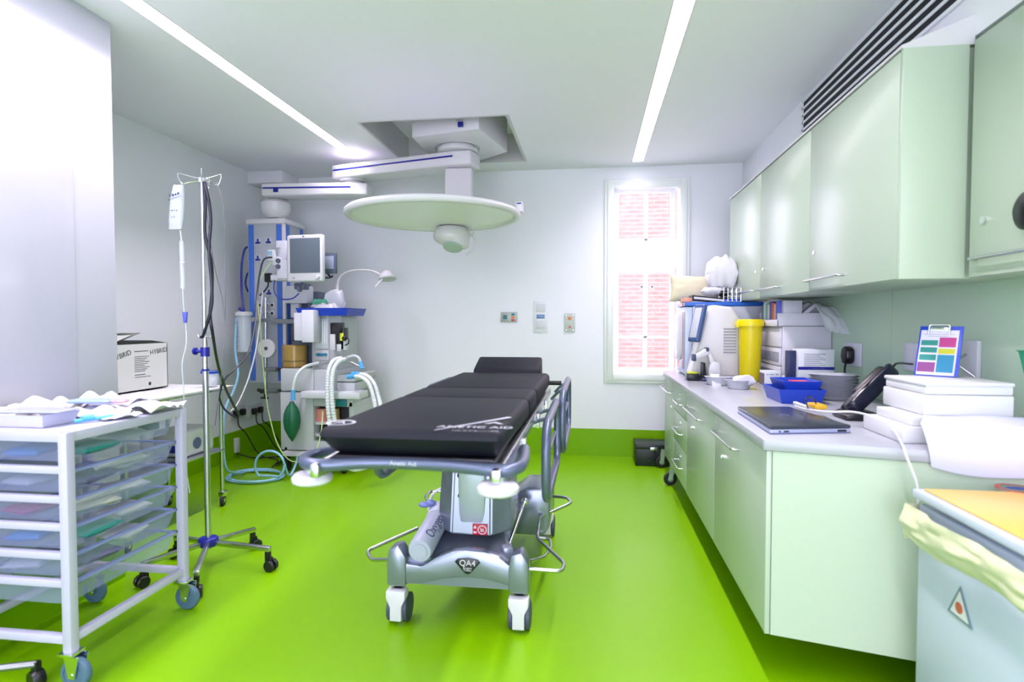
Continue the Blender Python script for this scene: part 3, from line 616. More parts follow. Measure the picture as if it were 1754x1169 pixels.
b = MB(); fb(b, 500, 585, 537, 632, MY+.22, .35, .006); fb(b, 500, 500, 545, 600, MY+.45, .2, .004); b.build('back_housing', m_mdark, am)
b = MB(); fb(b, 534, 536, 585, 632, MY+.12, .36, .006); lab(b.build('tower', m_mach, am), 'grey tower carrying the flow meters')
b = MB(); fb(b, 540, 541, 563, 598, MY+.105, .02, .002); o = b.build('flow_meter_panel', mat('panel_pale', '#cdd3da', .3), am)
for i in range(5):
    x = P(545 + i*3.8, 565, y=MY+.1).x; MB().cyl((x, MY+.10, P(545, 590, y=MY).z), (x, MY+.10, P(545, 550, y=MY).z), .0055, seg=10).build('flow_tube', mat('tube_glass', '#eef3fa', .1), o)
q = P(553, 545, y=MY+.104); MB().marks('------', .022, frame((q.x, q.y, q.z), (1, 0, 0), (0, 0, 1))).build('lettering', mat('teal_plastic'), o)
b = MB(); fb(b, 540, 600, 563, 617, MY+.105, .02, .002); o = b.build('control_panel', m_white2, am)
for px in (544.5, 551, 557.5):
    q = P(px, 608, y=MY+.1); MB().lathe([(.016, 0), (.015, .018), (.0, .02)], (q.x, MY+.105, q.z), (0, -1, 0), seg=14).build('knob', mat('knob_teal', '#2b7f9a', .3), o)
# vaporiser pair
b = MB(); fb(b, 565, 553, 583, 590, MY+.02, .1, .01); o = b.build('vaporiser', m_dark, am)
q = P(586, 563, y=MY); MB().cyl((q.x-.03, MY, q.z), (q.x-.03, MY-.05, q.z), .035).build('dial', m_rubber, o)
b = MB(); fb(b, 581, 562, 589, 600, MY-.01, .1, .006); o = b.build('vaporiser', m_dark, am)
b = MB(); fb(b, 582, 571, 588, 584, MY-.016, .01, .001); lab(b.build('yellow_label', mat('yellow_label', '#d9e23a', .4), o), 'yellow label')
b = MB(); fb(b, 565, 573, 574, 600, MY+.0, .03, .002); fb(b, 577, 590, 584, 602, MY-.02, .03, .002); b.build('refill_block', m_white2, am)
b = MB(); fb(b, 584, 582, 594, 600, MY-.01, .05, .004); b.build('filler_housing', m_grey, am)
MB().tube(Yp([(591, 592, MY-.03), (597, 588, MY-.03), (596, 580, MY-.03), (590, 579, MY-.03)]), .006).ball(P(590, 580, y=MY-.03), .022).build('filler_cap', m_dark, am)
b = MB(); fb(b, 560, 541, 584, 606, MY+.2, .25, .004); b.build('side_housing', m_mdark, am)
# amber bellows jar
q = P(503, 610, y=MY+.1); z0, z1 = P(503, 632, y=MY+.1).z - .005, P(503, 591, y=MY+.1).z
o = MB().lathe([(0, z0), (.105, z0), (.108, z1-.01), (.10, z1), (0, z1)], (q.x, MY+.12, 0), seg=36).build('bellows_jar', mat('amber_plastic', '#a98a48', .12, alpha=.85), am); lab(o, 'amber see-through bellows jar')
MB().lathe([(.109, z0), (.112, z0+.004), (.112, z0+.03), (.109, z0+.032)], (q.x, MY+.12, 0), seg=36, cap=False).lathe([(.109, z0+.075), (.111, z0+.076), (.111, z0+.082), (.109, z0+.083)], (q.x, MY+.12, 0), seg=36, cap=False).build('jar_ring', mat('amber_dark', '#6e5a34', .3), o)
# white ventilator module boxes in front
b = MB(); fb(b, 503, 536, 520, 584, MY-.02, .12, .008); fb(b, 516, 531, 537, 587, MY-.08, .14, .01); b.build('module_box', mat('module_white', '#d4d7e0', .35), am)
# arm and tray
b = MB(); fb(b, 490, 548, 505, 555, MY+.1, .03); fb(b, 463, 547, 505, 555, 4.97, .03); b.build('mount_rail', mat('dull_steel'), am)
b = MB(); fb(b, 488, 490, 525, 520, MY+.2, .14, .01); fb(b, 497, 516, 512, 545, MY+.25, .06, .01); b.build('monitor_bracket', mat('bracket_white', '#c5c8d2', .35), am)
# blue instrument tray on top of the tower, with its packets
q0, q1 = P(511, 530, y=MY+.05), P(600, 541, y=MY+.05)
def tray(name, label, x0, y0, x1, y1, z0, z1, m, cat='tray', th=.006, taper=.02, group=None):
    t = MB(); bm = bmesh.new()
    def rg(e, z): return [bm.verts.new(v) for v in ((x0+e, y0+e, z), (x1-e, y0+e, z), (x1-e, y1-e, z), (x0+e, y1-e, z))]
    A, B, C_, D_ = rg(taper, z0), rg(0, z1), rg(th, z1), rg(taper+th, z0+th)
    bm.faces.new(A[::-1]); bm.faces.new(D_)
    for X, Y in ((A, B), (B, C_), (C_, D_)):
        for i in range(4): bm.faces.new((X[i], X[(i+1) % 4], Y[(i+1) % 4], Y[i]))
    t._bm(bm); o = t.build(name, m); return tag(o, label, cat, group)
tray('instrument_tray', 'shallow royal blue tray on top of the anaesthesia machine', q0.x, MY-.0, q1.x, MY+.42, q1.z, q0.z+.01, m_blue)
def crumple(seed, w, d, h, amp=.03, th=.004): 
    return lambda u, v: h * (max(0, math.sin(math.pi*u)) * max(0, math.sin(math.pi*v))) ** .6 + amp * noise.noise(Vector((u*4+seed, v*4, seed))) + .5*amp*noise.noise(Vector((u*9, v*9+seed, seed)))
def pouch(name, label, c, w, d, h, m, cat, amp=.02, rz=0., rx=0., ry=0., seed=1, group=None, ns=14, two=False):
    M = T(c[0], c[1], c[2], rz) @ Matrix.Rotation(rx, 4, 'X') @ Matrix.Rotation(ry, 4, 'Y')
    t = bmesh.new(); bmesh.ops.create_cube(t, size=2); bmesh.ops.subdivide_edges(t, edges=t.edges[:], cuts=ns, use_grid_fill=True)
    for v in t.verts:
        x, y, z = v.co; p = max(0, 1 - x**6) * max(0, 1 - y**6); f = .12 + .88 * p ** .5
        n1 = noise.noise(Vector((x*2.2+seed, y*2.2, z+seed)))
        v.co = Vector((x*w/2*(1+.06*n1), y*d/2*(1+.06*noise.noise(Vector((y*2, x*2, seed)))), (z*h/2*f) + h/2 + amp * n1 * f))
    mb = MB(M)._bm(t); return tag(mb.build(name, m, sharp=60), label, cat, group)
m_bag = mat('clear_bag', '#e4e9f2', .2, alpha=.6)
q = P(537, 524, y=MY+.15); zt_ = q1.z + .012
pouch('packet', 'green and white striped packet standing in the blue tray on the machine', (q.x, MY+.3, zt_), .13, .09, .14, mat('striped_green', '#4fae8c', .4), 'packet', rx=.2, seed=3)
pouch('plastic_bag', 'crumpled clear bag lying in the blue tray on the machine', (P(560, 520, y=MY+.2).x, MY+.16, zt_), .22, .18, .09, mat('white_bag', '#dcdbe4', .25), 'bag', amp=.03, seed=5)
pouch('plastic_bag', 'tall clear bag behind the green packet on the machine', (P(572, 500, y=MY+.35).x, MY+.36, zt_), .18, .08, .22, mat('clear_bag'), 'bag', amp=.03, seed=9)
cable('coiled_lead', 'grey lead coiled in the blue tray on the machine', [ (P(535, 531, y=MY+.1).x + .07*math.cos(t*.8)*(1-.02*t), MY+.12+.05*math.sin(t*.8), zt_+.02+.003*t) for t in range(22)], .005, mat('lead_grey', '#6c7482', .4), 'lead', n=3)
# patient monitor
mo = thing('patient_monitor', 'white patient monitor with a grey screen on the anaesthesia machine', 'monitor', (-2.5, 4.8, 1.68))
aL, aR = P(489, 400, y=4.72), P(552, 404, y=4.70); zb = P(520, 483, y=4.71).z; ztp = P(520, 402, y=4.71).z
Mm = T((aL.x+aR.x)/2, 4.71, 0, R(-6)); hwm = (aR.x-aL.x)/2
MB(Mm).box((-hwm, 0, zb), (hwm, .06, ztp), .018, 3).box((-hwm+.0, .05, zb+.02), (hwm-.10, .19, ztp-.02), .02).build('housing', m_white2, mo)
MB(Mm).box((-hwm+.035, -.003, zb+.075), (hwm-.018, .006, ztp-.03), .003).build('screen', mat('screen_grey', '#5b6873', .15), mo)
MB(Mm).lathe([(.018, 0), (.017, .02), (0, .022)], (hwm-.04, 0, zb+.04), (0, -1, 0)).build('knob', m_grey, mo)
MB(Mm).box((-.012, -.004, ztp-.018), (.004, .001, ztp-.008)).box((-hwm+.06, -.004, zb+.03), (-hwm+.08, .001, zb+.036)).build('marks', m_mdark, mo)
b = MB(); fb(b, 473, 445, 492, 478, 4.78, .14, .01); fb(b, 472, 412, 490, 446, 4.84, .1, .01); o = b.build('side_module', mat('module_side', '#c9ccd8', .35), mo)
b = MB(); fb(b, 458, 428, 469, 447, 4.76, .04, .004); fb(b, 466, 440, 476, 455, 4.77, .06, .004); ob = b.build('connector_block', m_white2, mo)
for px, py in ((461, 432), (465, 432), (461, 436), (465, 436)):
    q = P(px, py, y=4.759); MB().box((q.x-.007, 4.756, q.z-.006), (q.x+.007, 4.761, q.z+.006)).build('blue_port', mat('cyan_port', '#5ab4dc', .4), ob)
for py in (447, 457):
    q = P(477, py, y=4.78); MB().cyl((q.x, 4.781, q.z), (q.x, 4.765, q.z), .02).build('dark_port', m_mdark, o)
q = P(470, 428, y=4.8); MB(T(q.x, 4.80, q.z)).sheet(1, 1, lambda u, v: (-.04+.09*u, -.02+.05*v, .02*u - .03*(1-u)**2), 8, 3, .002).build('paper_strip', m_white, mo)
b = MB(); fb(b, 463, 471, 515, 481, 4.80, .12, .006); b.build('bracket_arm', m_white2, mo)
b = MB(); fb(b, 503, 485, 521, 496, 4.78, .1, .01); fb(b, 508, 490, 513, 500, 4.76, .05, .008); fb(b, 520, 487, 528, 490, 4.77, .05, .004); b.build('tilt_mount', m_mdark, mo)
o = thing('ventilator_screen', 'small dark framed screen to the right of the patient monitor', 'screen', P(564, 470, y=4.95))
Mv = T(P(564, 470, y=4.9).x, 4.9, 0, R(-12)); z0, z1 = P(564, 469, y=4.9).z, P(564, 433, y=4.9).z
MB(Mv).box((-.075, 0, z0), (.065, .03, z1), .006).build('housing', m_mdark, o); MB(Mv).box((-.052, -.003, z0+.04), (.048, .002, z1-.03), .002).build('screen', mat('screen_light', '#8c98ac', .15), o)
MB(Mv).tube([(-.03, .02, z0), (0, .02, z0-.03), (.01, .03, z0-.02), (-.07, .08, z0-.03), (-.16, .1, z0-.02)], .008).build('support_arm', m_dark, o)
# examination lamp on flexible neck
el = thing('examination_lamp', 'small white examination lamp on a bent white gooseneck behind the machine', 'lamp', P(578, 540, y=5.35))
MB().cyl(P(578, 545, y=5.35), P(578, 490, y=5.35), .02).build('post', m_white2, el)
MB().tube(Yp([(578, 492, 5.35), (581, 478, 5.35), (592, 468, 5.35), (612, 463, 5.35), (635, 464, 5.35), (652, 471, 5.35), (660, 474, 5.35)]), .011).build('gooseneck', m_white2, el)
q = P(665, 474, y=5.35); MB().lathe([(.02, .06), (.06, .03), (.085, -.02), (.08, -.03), (0, -.02)], (q.x, 5.33, q.z), (-.15, .2, 1)).build('lamp_head', m_white2, el)
MB().cyl(P(655, 478, y=5.28), P(643, 493, y=5.25), .009).build('handle', m_white2, el)
# breathing circuit
m_hose = mat('corrugated_white', '#cdd6d8', .35)
def corr(p, r, name, label, n=10):
    mb = MB(); pp = spline(p, n); L = len(pp); 
    return tag(mb.tube(p, r, n=n*3, seg=12, rf=lambda t: 1 + .10*math.sin(t*L*4.2)).build(name, m_hose, sharp=80), label, 'hose')
corr(Yp([(566, 735, 4.62), (562, 700, 4.62), (561, 665, 4.64), (563, 635, 4.68), (572, 618, 4.75), (585, 614, 4.82)]), .019, 'breathing_hose', 'left white corrugated hose arching down in front of the machine')
corr(Yp([(573, 722, 4.6), (569, 690, 4.6), (568, 660, 4.62), (571, 635, 4.66), (580, 620, 4.72), (590, 616, 4.8)]), .019, 'breathing_hose', 'white corrugated hose just right of the left one, in front of the machine')
corr(Yp([(600, 646, 4.7), (616, 646, 4.66), (630, 655, 4.62), (638, 675, 4.6), (643, 700, 4.58), (646, 740, 4.55), (640, 790, 4.5), (610, 805, 4.4), (585, 795, 4.4)]), .017, 'breathing_hose', 'white corrugated hose curving down at the right side of the machine')
corr(Yp([(612, 641, 4.74), (628, 644, 4.7), (641, 658, 4.66), (648, 680, 4.64), (652, 700, 4.6), (655, 740, 4.6), (650, 785, 4.55), (625, 800, 4.5)]), .017, 'breathing_hose', 'outermost white corrugated hose right of the machine')
corr(Yp([(502, 672, 4.66), (504, 655, 4.66), (510, 640, 4.68), (524, 628, 4.74), (545, 622, 4.86)]), .013, 'breathing_hose', 'thin white hose leading up from the green breathing bag')
for i, (a, b_, l) in enumerate((((596, 646, 4.7), (610, 645, 4.68), 'light blue hose connector on the machine front'), ((604, 641, 4.76), (618, 641, 4.73), 'light blue hose connector behind the other, on the machine front'), ((502, 668, 4.66), (502, 686, 4.66), 'light blue connector above the green breathing bag'), ((617, 620, 4.8), (620, 632, 4.79), 'light blue connector at the end of the grey hose arm'))):
    tag(MB().cyl(P(a[0], a[1], y=a[2]), P(b_[0], b_[1], y=b_[2]), .022 if i < 2 else .018, .019).build('hose_connector', mat('light_blue_plastic', '#4b9fd8', .35)), l, 'connector')
MB().tube(Yp([(575, 622, 4.86), (590, 615, 4.84), (605, 610, 4.82), (614, 613, 4.8), (618, 622, 4.8)]), .012).build('hose_arm', m_grey, am)
MB().path(Yp([(537, 630, 4.86), (560, 622, 4.84), (600, 620, 4.84), (625, 632, 4.84)]), .008).build('grab_rail', m_steel, am)
bgp = thing('breathing_bag', 'dark green rubber breathing bag hanging in front of the machine', 'breathing bag', P(500, 756, y=4.66))
q = P(500, 720, y=4.66); z0, z1 = P(500, 757, y=4.66).z, P(500, 688, y=4.66).z; H_ = z1-z0
bm_ = MB(); pr = [(0.0, 0), (.006, .01*H_), (.03, .12*H_), (.062, .32*H_), (.072, .52*H_), (.066, .7*H_), (.045, .86*H_), (.02, .96*H_), (.016, H_)]
vs = []
bm_.lathe([(r_, h_) for r_, h_ in pr], (q.x, q.y, z0), seg=40)
for v in bm_.bm.verts:
    an = math.atan2(v.co.y - q.y, v.co.x - q.x); k = 1 - .10 * abs(math.cos(2*an)) ** 8; v.co.x = q.x + (v.co.x-q.x)*k; v.co.y = q.y + (v.co.y-q.y)*k
bm_.build('bag', mat('green_rubber', '#0e5a3c', .45), bgp); MB().cyl((q.x, q.y, z1-.005), (q.x, q.y, z1+.03), .014).build('neck', mat('lilac_plastic'), bgp)

# ---------------------------------------------------------------- drip stand
ds = thing('drip_stand', 'chrome drip stand with five wheeled legs and a dark blue hub', 'drip stand', (-2.085, 2.93, 0))
cx, cy = -2.085, 2.93
MB().cyl((cx, cy, .08), (cx, cy, 1.19), .0165).build('lower_pole', m_steel, ds)
MB().cyl((cx, cy, 1.18), (cx, cy, 2.1), .0125).build('upper_pole', m_steel, ds)
z = P(343, 602, y=cy).z; MB().cyl((cx, cy, z-.028), (cx, cy, z+.022), .023).cyl((cx, cy, z), (cx-.045, cy-.01, z), .009).lathe([(0, 0), (.014, 0), (.02, .004), (.02, .014), (.014, .02), (0, .02)], (cx-.042, cy-.01, z), (-1, 0, 0)).build('height_clamp', m_dblue, ds)
z = P(345, 634, y=cy).z; lab(MB().cyl((cx, cy, z-.006), (cx, cy, z+.006), .02).build('collar', m_dblue, ds), 'dark blue collar')
z = P(343, 577, y=cy).z; MB().tube([(cx-.04, cy, z+.01), (cx-.03, cy, z-.005), (cx, cy, z), (cx+.03, cy, z-.005), (cx+.04, cy, z+.01)], .004).build('cable_hook', m_chrome, ds)
def hook(dx, dy):
    MB().tube([(cx, cy, 2.095), (cx+dx*.5, cy+dy*.5, 2.085), (cx+dx*.85, cy+dy*.85, 2.075), (cx+dx, cy+dy, 2.10), (cx+dx*1.05, cy+dy*1.05, 2.125), (cx+dx*.95, cy+dy*.95, 2.13), (cx+dx*.5, cy+dy*.5, 2.115), (cx, cy, 2.103)], .0025).build('bag_hook', m_chrome, ds)
for dx, dy in ((-.115, -.03), (.085, .03), (.06, -.09), (-.03, .10)): hook(dx, dy)
MB().cyl((cx, cy, 2.085), (cx, cy, 2.108), .018).build('hook_cap', m_white2, ds)
MB().prism([(-.05, -.02), (-.02, -.05), (.02, -.05), (.05, -.02), (.05, .02), (.02, .05), (-.02, .05), (-.05, .02)], .095, .145, 'Z', .012, M=T(cx, cy, 0, .2)).build('hub', m_dblue, ds)
for px, py in ((437, 908), (463, 942), (336, 984), (243, 968), (300, 922)):
    e = P(px, py, z=.115); d = (Vector((e.x, e.y, 0)) - Vector((cx, cy, 0))); L = d.length; d.normalize(); Ml = frame((cx, cy, 0), d, Vector((-d.y, d.x, 0)))
    o = MB(Ml).box((.03, -.013, .105), (L, .013, .130), .002).build('leg', m_steel, ds)
    k = MB(Ml).box((L-.028, -.012, .07), (L-.002, .012, .107), .003).build('end_block', m_dark, o)
    mc = MB(Ml)
    for s_ in (-1, 1): mc.lathe([(0, -.009), (.026, -.009), (.031, -.004), (.031, .006), (.026, .010), (0, .010)], (L+.002, s_*.017, .031), (0, 1, 0), seg=20)
    mc.box((L-.03, -.01, .04), (L+.01, .01, .078), .005).build('caster', m_dark, o)
# fluid bag and giving set
fb_ = thing('fluid_bag', 'clear drip bag with dark print hanging from the drip stand', 'drip bag', P(303, 392, y=2.9))
t_ = bmesh.new(); q = P(303, 355, y=2.9); bmesh.ops.create_cube(t_, size=2); bmesh.ops.subdivide_edges(t_, edges=t_.edges[:], cuts=12, use_grid_fill=True)
for v in t_.verts:
    x, y, z = v.co; w_ = .040 * (1 - .35*max(0, z)**2 - .25*max(0, -z-.5)); f = max(.08, (1-x**4)*(1-z**6)) ** .5
    v.co = Vector((q.x + x*w_ + z*.012, 2.9 + y*.018*f, q.z + z*.118 + .004*noise.noise(Vector((x*2, z*3, 1)))))
MB()._bm(t_).build('bag', mat('clear_plastic'), fb_, sharp=60)
MB().marks('----', .030, frame((q.x+.004, 2.879, q.z+.065), (1, 0, .25), (0, 0, 1))).marks('---------------', .010, frame((q.x+.004, 2.88, q.z+.045), (1, 0, .25), (0, 0, 1))).marks('-----', .018, frame((q.x-.004, 2.88, q.z-.02), (1, 0, 0), (0, 0, 1))).marks('--', .024, frame((q.x-.004, 2.88, q.z-.055), (1, 0, 0), (0, 0, 1))).build('bag_print', mat('navy_print', '#1d2c5c', .5), fb_)
MB().tube([P(310, 318, y=2.9), P(307, 325, y=2.9), P(304, 332, y=2.9)], .006).build('hanger', m_white2, fb_)
gs = thing('giving_set', 'clear giving set with drip chamber and blue roller clamp below the drip bag', 'giving set', P(315, 560, y=2.9))
q0, q1 = P(311, 413, y=2.9), P(313, 495, y=2.9)
MB().cyl(P(309, 395, y=2.9), q0, .004).build('spike', m_white2, gs)
MB().cyl(q1, q0, .0115).lathe([(.012, 0), (.015, .005), (.012, .01)], P(312, 452, y=2.9), seg=16).build('drip_chamber', mat('clear_plastic'), gs)
MB().tube(Yp([(313, 495, 2.9), (315, 530, 2.9), (318, 555, 2.9), (319, 590, 2.88), (312, 625, 2.85), (315, 680, 2.85), (310, 740, 2.85), (318, 800, 2.85), (325, 845, 2.85)]), .003).build('tubing', m_clr, gs)
q = P(317, 544, y=2.9); MB().prism([(-.013, .03), (.014, .03), (.008, -.03), (-.006, -.03)], -.008, .008, 'Y', .003, M=T(q.x, q.y, q.z)).build('roller_clamp', mat('violet_blue', '#5a62d8', .35), gs)
# leads hanging on the stand
m_blk = mat('black_rubber_cable', '#181c30', .4)
cable('monitor_cable', 'thick black cable hanging from the top of the drip stand down to the wall plug', Yp([(349, 312, 2.9), (352, 350, 2.89), (351, 400, 2.88), (362, 450, 2.88), (363, 500, 2.88), (360, 540, 2.88), (364, 570, 2.9), (372, 620, 3.1), (384, 660, 3.4), (398, 690, 3.7), (410, 712, 3.95)]), .0085, m_blk)
cable('monitor_cable', 'second black cable crossing the first on the drip stand, ending at the pole hook', Yp([(350, 312, 2.87), (358, 345, 2.86), (361, 380, 2.86), (358, 430, 2.86), (362, 480, 2.85), (363, 520, 2.86), (356, 550, 2.87), (348, 575, 2.89), (344, 578, 2.9)]), .008, m_blk)
cable('monitor_cable', 'black cable looping from the patient monitor down beside the suction jar', Yp([(466, 441, 4.7), (452, 445, 4.65), (445, 470, 4.6), (440, 510, 4.5), (436, 560, 4.3), (425, 605, 4.1), (405, 630, 3.9), (385, 650, 3.8), (376, 680, 3.8), (385, 702, 3.85), (405, 716, 3.9)]), .0075, m_blk)
cable('thin_lead', 'thin grey lead hanging in a long curve right of the drip stand', Yp([(370, 312, 2.95), (382, 345, 2.95), (385, 400, 2.95), (386, 480, 2.95), (385, 560, 2.95), (382, 620, 2.95), (372, 700, 3.0), (368, 730, 3.0)]), .0022, mat('lead_grey'))
cable('thin_lead', 'thin grey lead slanting from the top of the drip stand', Yp([(349, 310, 2.92), (356, 380, 2.92), (366, 450, 2.92), (380, 510, 2.92), (386, 560, 2.92)]), .002, mat('lead_grey'))
cable('monitor_lead', 'pale green lead hanging from the monitor to the floor', Yp([(465, 450, 4.72), (450, 470, 4.7), (440, 500, 4.7), (446, 560, 4.75), (450, 620, 4.8), (456, 680, 4.8), (462, 715, 4.8), (475, 760, 4.75), (495, 788, 4.7), (520, 790, 4.6), (540, 775, 4.55), (550, 740, 4.6), (553, 705, 4.7)]), .005, m_gcab)
cable('air_line', 'white air line slanting down left of the equipment column', Yp([(450, 500, 4.85), (440, 590, 4.7), (425, 650, 4.5), (408, 690, 4.3), (395, 705, 4.2)]), .006, m_white2)
cable('black_lead', 'looping blue black lead under the patient monitor', Yp([(470, 480, 4.78), (470, 500, 4.76), (480, 512, 4.76), (500, 512, 4.76), (512, 503, 4.76)]), .006, m_bcab)
cable('black_lead', 'short black lead with the square plug left of the patient monitor', Yp([(459, 482, 4.9), (459, 490, 4.9), (452, 500, 4.95), (445, 506, 5.0)]), .007, m_dark)
tag(MB().box(P(454, 484, y=4.9) - Vector((0, .02, 0)), P(465, 468, y=4.9) + Vector((0, .02, 0)), .012).build('mains_plug', m_dark), 'black square plug beside the patient monitor', 'plug')
# suction hose coiled on the floor
co_ = [(430, 545, 4.85), (405, 560, 4.75)]
pts = Yp([(405, 545, 4.85), (403, 600, 4.8), (408, 640, 4.7), (400, 670, 4.6), (386, 700, 4.4), (382, 740, 4.35), (384, 785, 4.35), (392, 808, 4.4)])
cc = P(438, 818, z=.01)
for i in range(34):
    an = math.pi * .8 + i * .42; rr2 = .22 + .02 * math.sin(i*.9); pts.append(Vector((cc.x + rr2*1.0*math.cos(an), cc.y + rr2*.9*math.sin(an), .012 + .002*i*.3)))
cable('suction_hose', 'pale blue hose coming down the wall and coiled on the floor', pts, .010, m_lb, 'hose', n=5)
pts = [P(462 + 25*math.cos(a_), 798 + 25*math.sin(a_), y=4.52) for a_ in [(.3*i) for i in range(21)]]
pts = [Vector((p.x, p.y, max(.045, p.z))) for p in pts] + [P(495, 815, z=.03), P(505, 800, y=4.7), P(510, 780, y=4.8)]
cable('suction_hose', 'upright loop of pale blue hose over the floor coil', pts, .010, m_lb, 'hose', n=5)


# ---------------------------------------------------------------- steel side table on the left with its load
m_cloth = mat('white_sheet', '#d2d6d4', .6, bump=.15, bscale=30)
tb = thing('side_table', 'steel side table on castors against the left wall, behind the drawer trolley', 'table', (-3.0, 3.45, 0))
MB().box((-3.39, 2.95, .84), (-2.62, 3.92, .862), .004).build('tabletop', m_steel, tb)
MB().box((-3.38, 2.96, .40), (-2.63, 3.90, .415), .003).build('lower_shelf', m_steel, tb)
for x, y in ((-2.645, 3.88), (-3.04, 3.84), (-2.645, 3.0), (-3.3, 3.0)):
    l = MB().cyl((x, y, .1), (x, y, .85), .014).build('leg', m_steel, tb)
    MB().lathe([(0, -.012), (.036, -.012), (.04, -.008), (.04, .008), (.036, .012), (0, .012)], (x+.01, y-.01, .04), (1, .3, 0)).build('caster_wheel', m_rubber, l)
    MB().box((x-.01, y-.03, .07), (x+.03, y+.03, .105), .003).lathe([(0, -.015), (.016, -.015), (.016, .015), (0, .015)], (x+.01, y-.01, .04), (1, .3, 0)).build('caster_fork', m_chrome, l)
tag(MB(T(-2.98, 3.45, .869)).sheet(.80, .98, lambda u, v: .004*noise.noise(Vector((u*9, v*9, 2))), 24, 24, .006).build('table_cover', m_cloth), 'white crinkled cover spread on the steel side table', 'cover')
m_card = mat('white_cardboard', '#c9cec9', .6)
bx = thing('cardboard_box', 'white cardboard box with handwriting and an open lid on the side table', 'box', (-3.15, 3.5, .874))
b = MB(); X0, X1, Yb0, Yb1, Zb0, Zb1 = -3.33, -2.95, 3.23, 3.74, .876, 1.185
b.box((X0, Yb0, Zb0), (X1, Yb1, Zb0+.006)); b.box((X0, Yb0, Zb0), (X0+.006, Yb1, Zb1)).box((X1-.006, Yb0, Zb0), (X1, Yb1, Zb1)).box((X0, Yb0, Zb0), (X1, Yb0+.006, Zb1)).box((X0, Yb1-.006, Zb0), (X1, Yb1, Zb1))
b.build('body', m_card, bx)
MB()._bm((lambda t: (t.faces.new([t.verts.new(v) for v in ((X0, Yb0, Zb1), (X0, Yb1, Zb1), (X0+.2, Yb1-.02, Zb1+.07), (X0+.2, Yb0+.02, Zb1+.07))]), t)[1])(bmesh.new())).build('flap', m_card, bx)
MB()._bm((lambda t: (t.faces.new([t.verts.new(v) for v in ((X1, Yb1, Zb1), (X0, Yb1, Zb1), (X0+.02, Yb1-.12, Zb1+.02), (X1-.02, Yb1-.12, Zb1+.02))]), t)[1])(bmesh.new())).build('flap', m_card, bx)
MB()._bm((lambda t: (t.faces.new([t.verts.new(v) for v in ((X1, Yb0, Zb1), (X0, Yb0, Zb1), (X0+.03, Yb0+.28, Zb1+.05), (X1-.03, Yb0+.22, Zb1+.06))]), t)[1])(bmesh.new())).build('flap', m_card, bx)
fx = lambda y, z, tilt=0: frame((X1+.0008, y, z), (0, 1, tilt), (0, -tilt, 1))
b = MB().text('HYBRID', .046, fx(3.335, 1.115, .25), .0004).text('HYBRID', .046, fx(3.655, 1.13, .1), .0004)
for i in range(9): b.box((X1, 3.44, 1.10-i*.012), (X1+.001, 3.44+.13-.02*(i*7 % 3), 1.103-i*.012))
b.box((X1, 3.44, 1.135), (X1+.001, 3.56, 1.139)).box((X1, 3.44, .98), (X1+.001, 3.53, .984)).box((X1, 3.44, .965), (X1+.001, 3.58, .968)).cyl((X1, 3.57, .915), (X1+.001, 3.57, .915), .012)
b.build('box_writing', mat('ink', '#2b303c', .6), bx)
q0 = P(288, 655, x=-3.1)
tray('storage_tray', 'blue plastic tray behind the cardboard box on the side table', -3.34, 3.76, -3.12, 3.90, .876, .95, m_blue)
cu = thing('plastic_cup', 'clear cup with a blue rim on the side table beside the drip stand', 'cup', (-2.75, 3.8, .875))
q = P(361, 655, y=3.8); x_ = q.x
MB().lathe([(0, .876), (.045, .876), (.062, .98), (.059, .98), (.042, .88), (0, .88)], (x_, 3.8, 0), cap=False).build('cup_body', mat('clear_plastic'), cu); MB().lathe([(.060, .968), (.064, .968), (.066, .985), (.060, .985)], (x_, 3.8, 0), cap=False).build('rim', m_blue, cu)
pouch('gauze_pad', 'folded gauze inside the blue rimmed cup on the side table', (x_, 3.8, .882), .07, .07, .05, m_white, 'gauze', seed=4, ns=8)
su = thing('suction_unit', 'white suction machine with a dark green lidded jar on the lower table shelf', 'suction unit', (-2.8, 3.75, .416))
MB().box((-2.93, 3.55, .418), (-2.68, 3.86, .60), .03, 4).build('housing', m_white2, su)
MB().lathe([(0, .42), (.05, .42), (.055, .60), (0, .60)], (-2.99, 3.60, 0)).build('jar', mat('clear_plastic'), su); MB().lathe([(0, .60), (.062, .60), (.062, .635), (.05, .645), (0, .645)], (-2.99, 3.60, 0)).build('jar_lid', mat('dark_green', '#14524a', .4), su)
MB().lathe([(0, 0), (.035, 0), (.04, .006), (0, .008)], (-2.679, 3.66, .50), (1, 0, 0)).build('dial', mat('blue_grey_dial', '#54608c', .4), su); MB().box((-2.80, 3.545, .45), (-2.72, 3.552, .50), .002).build('switch', m_dblue, su)
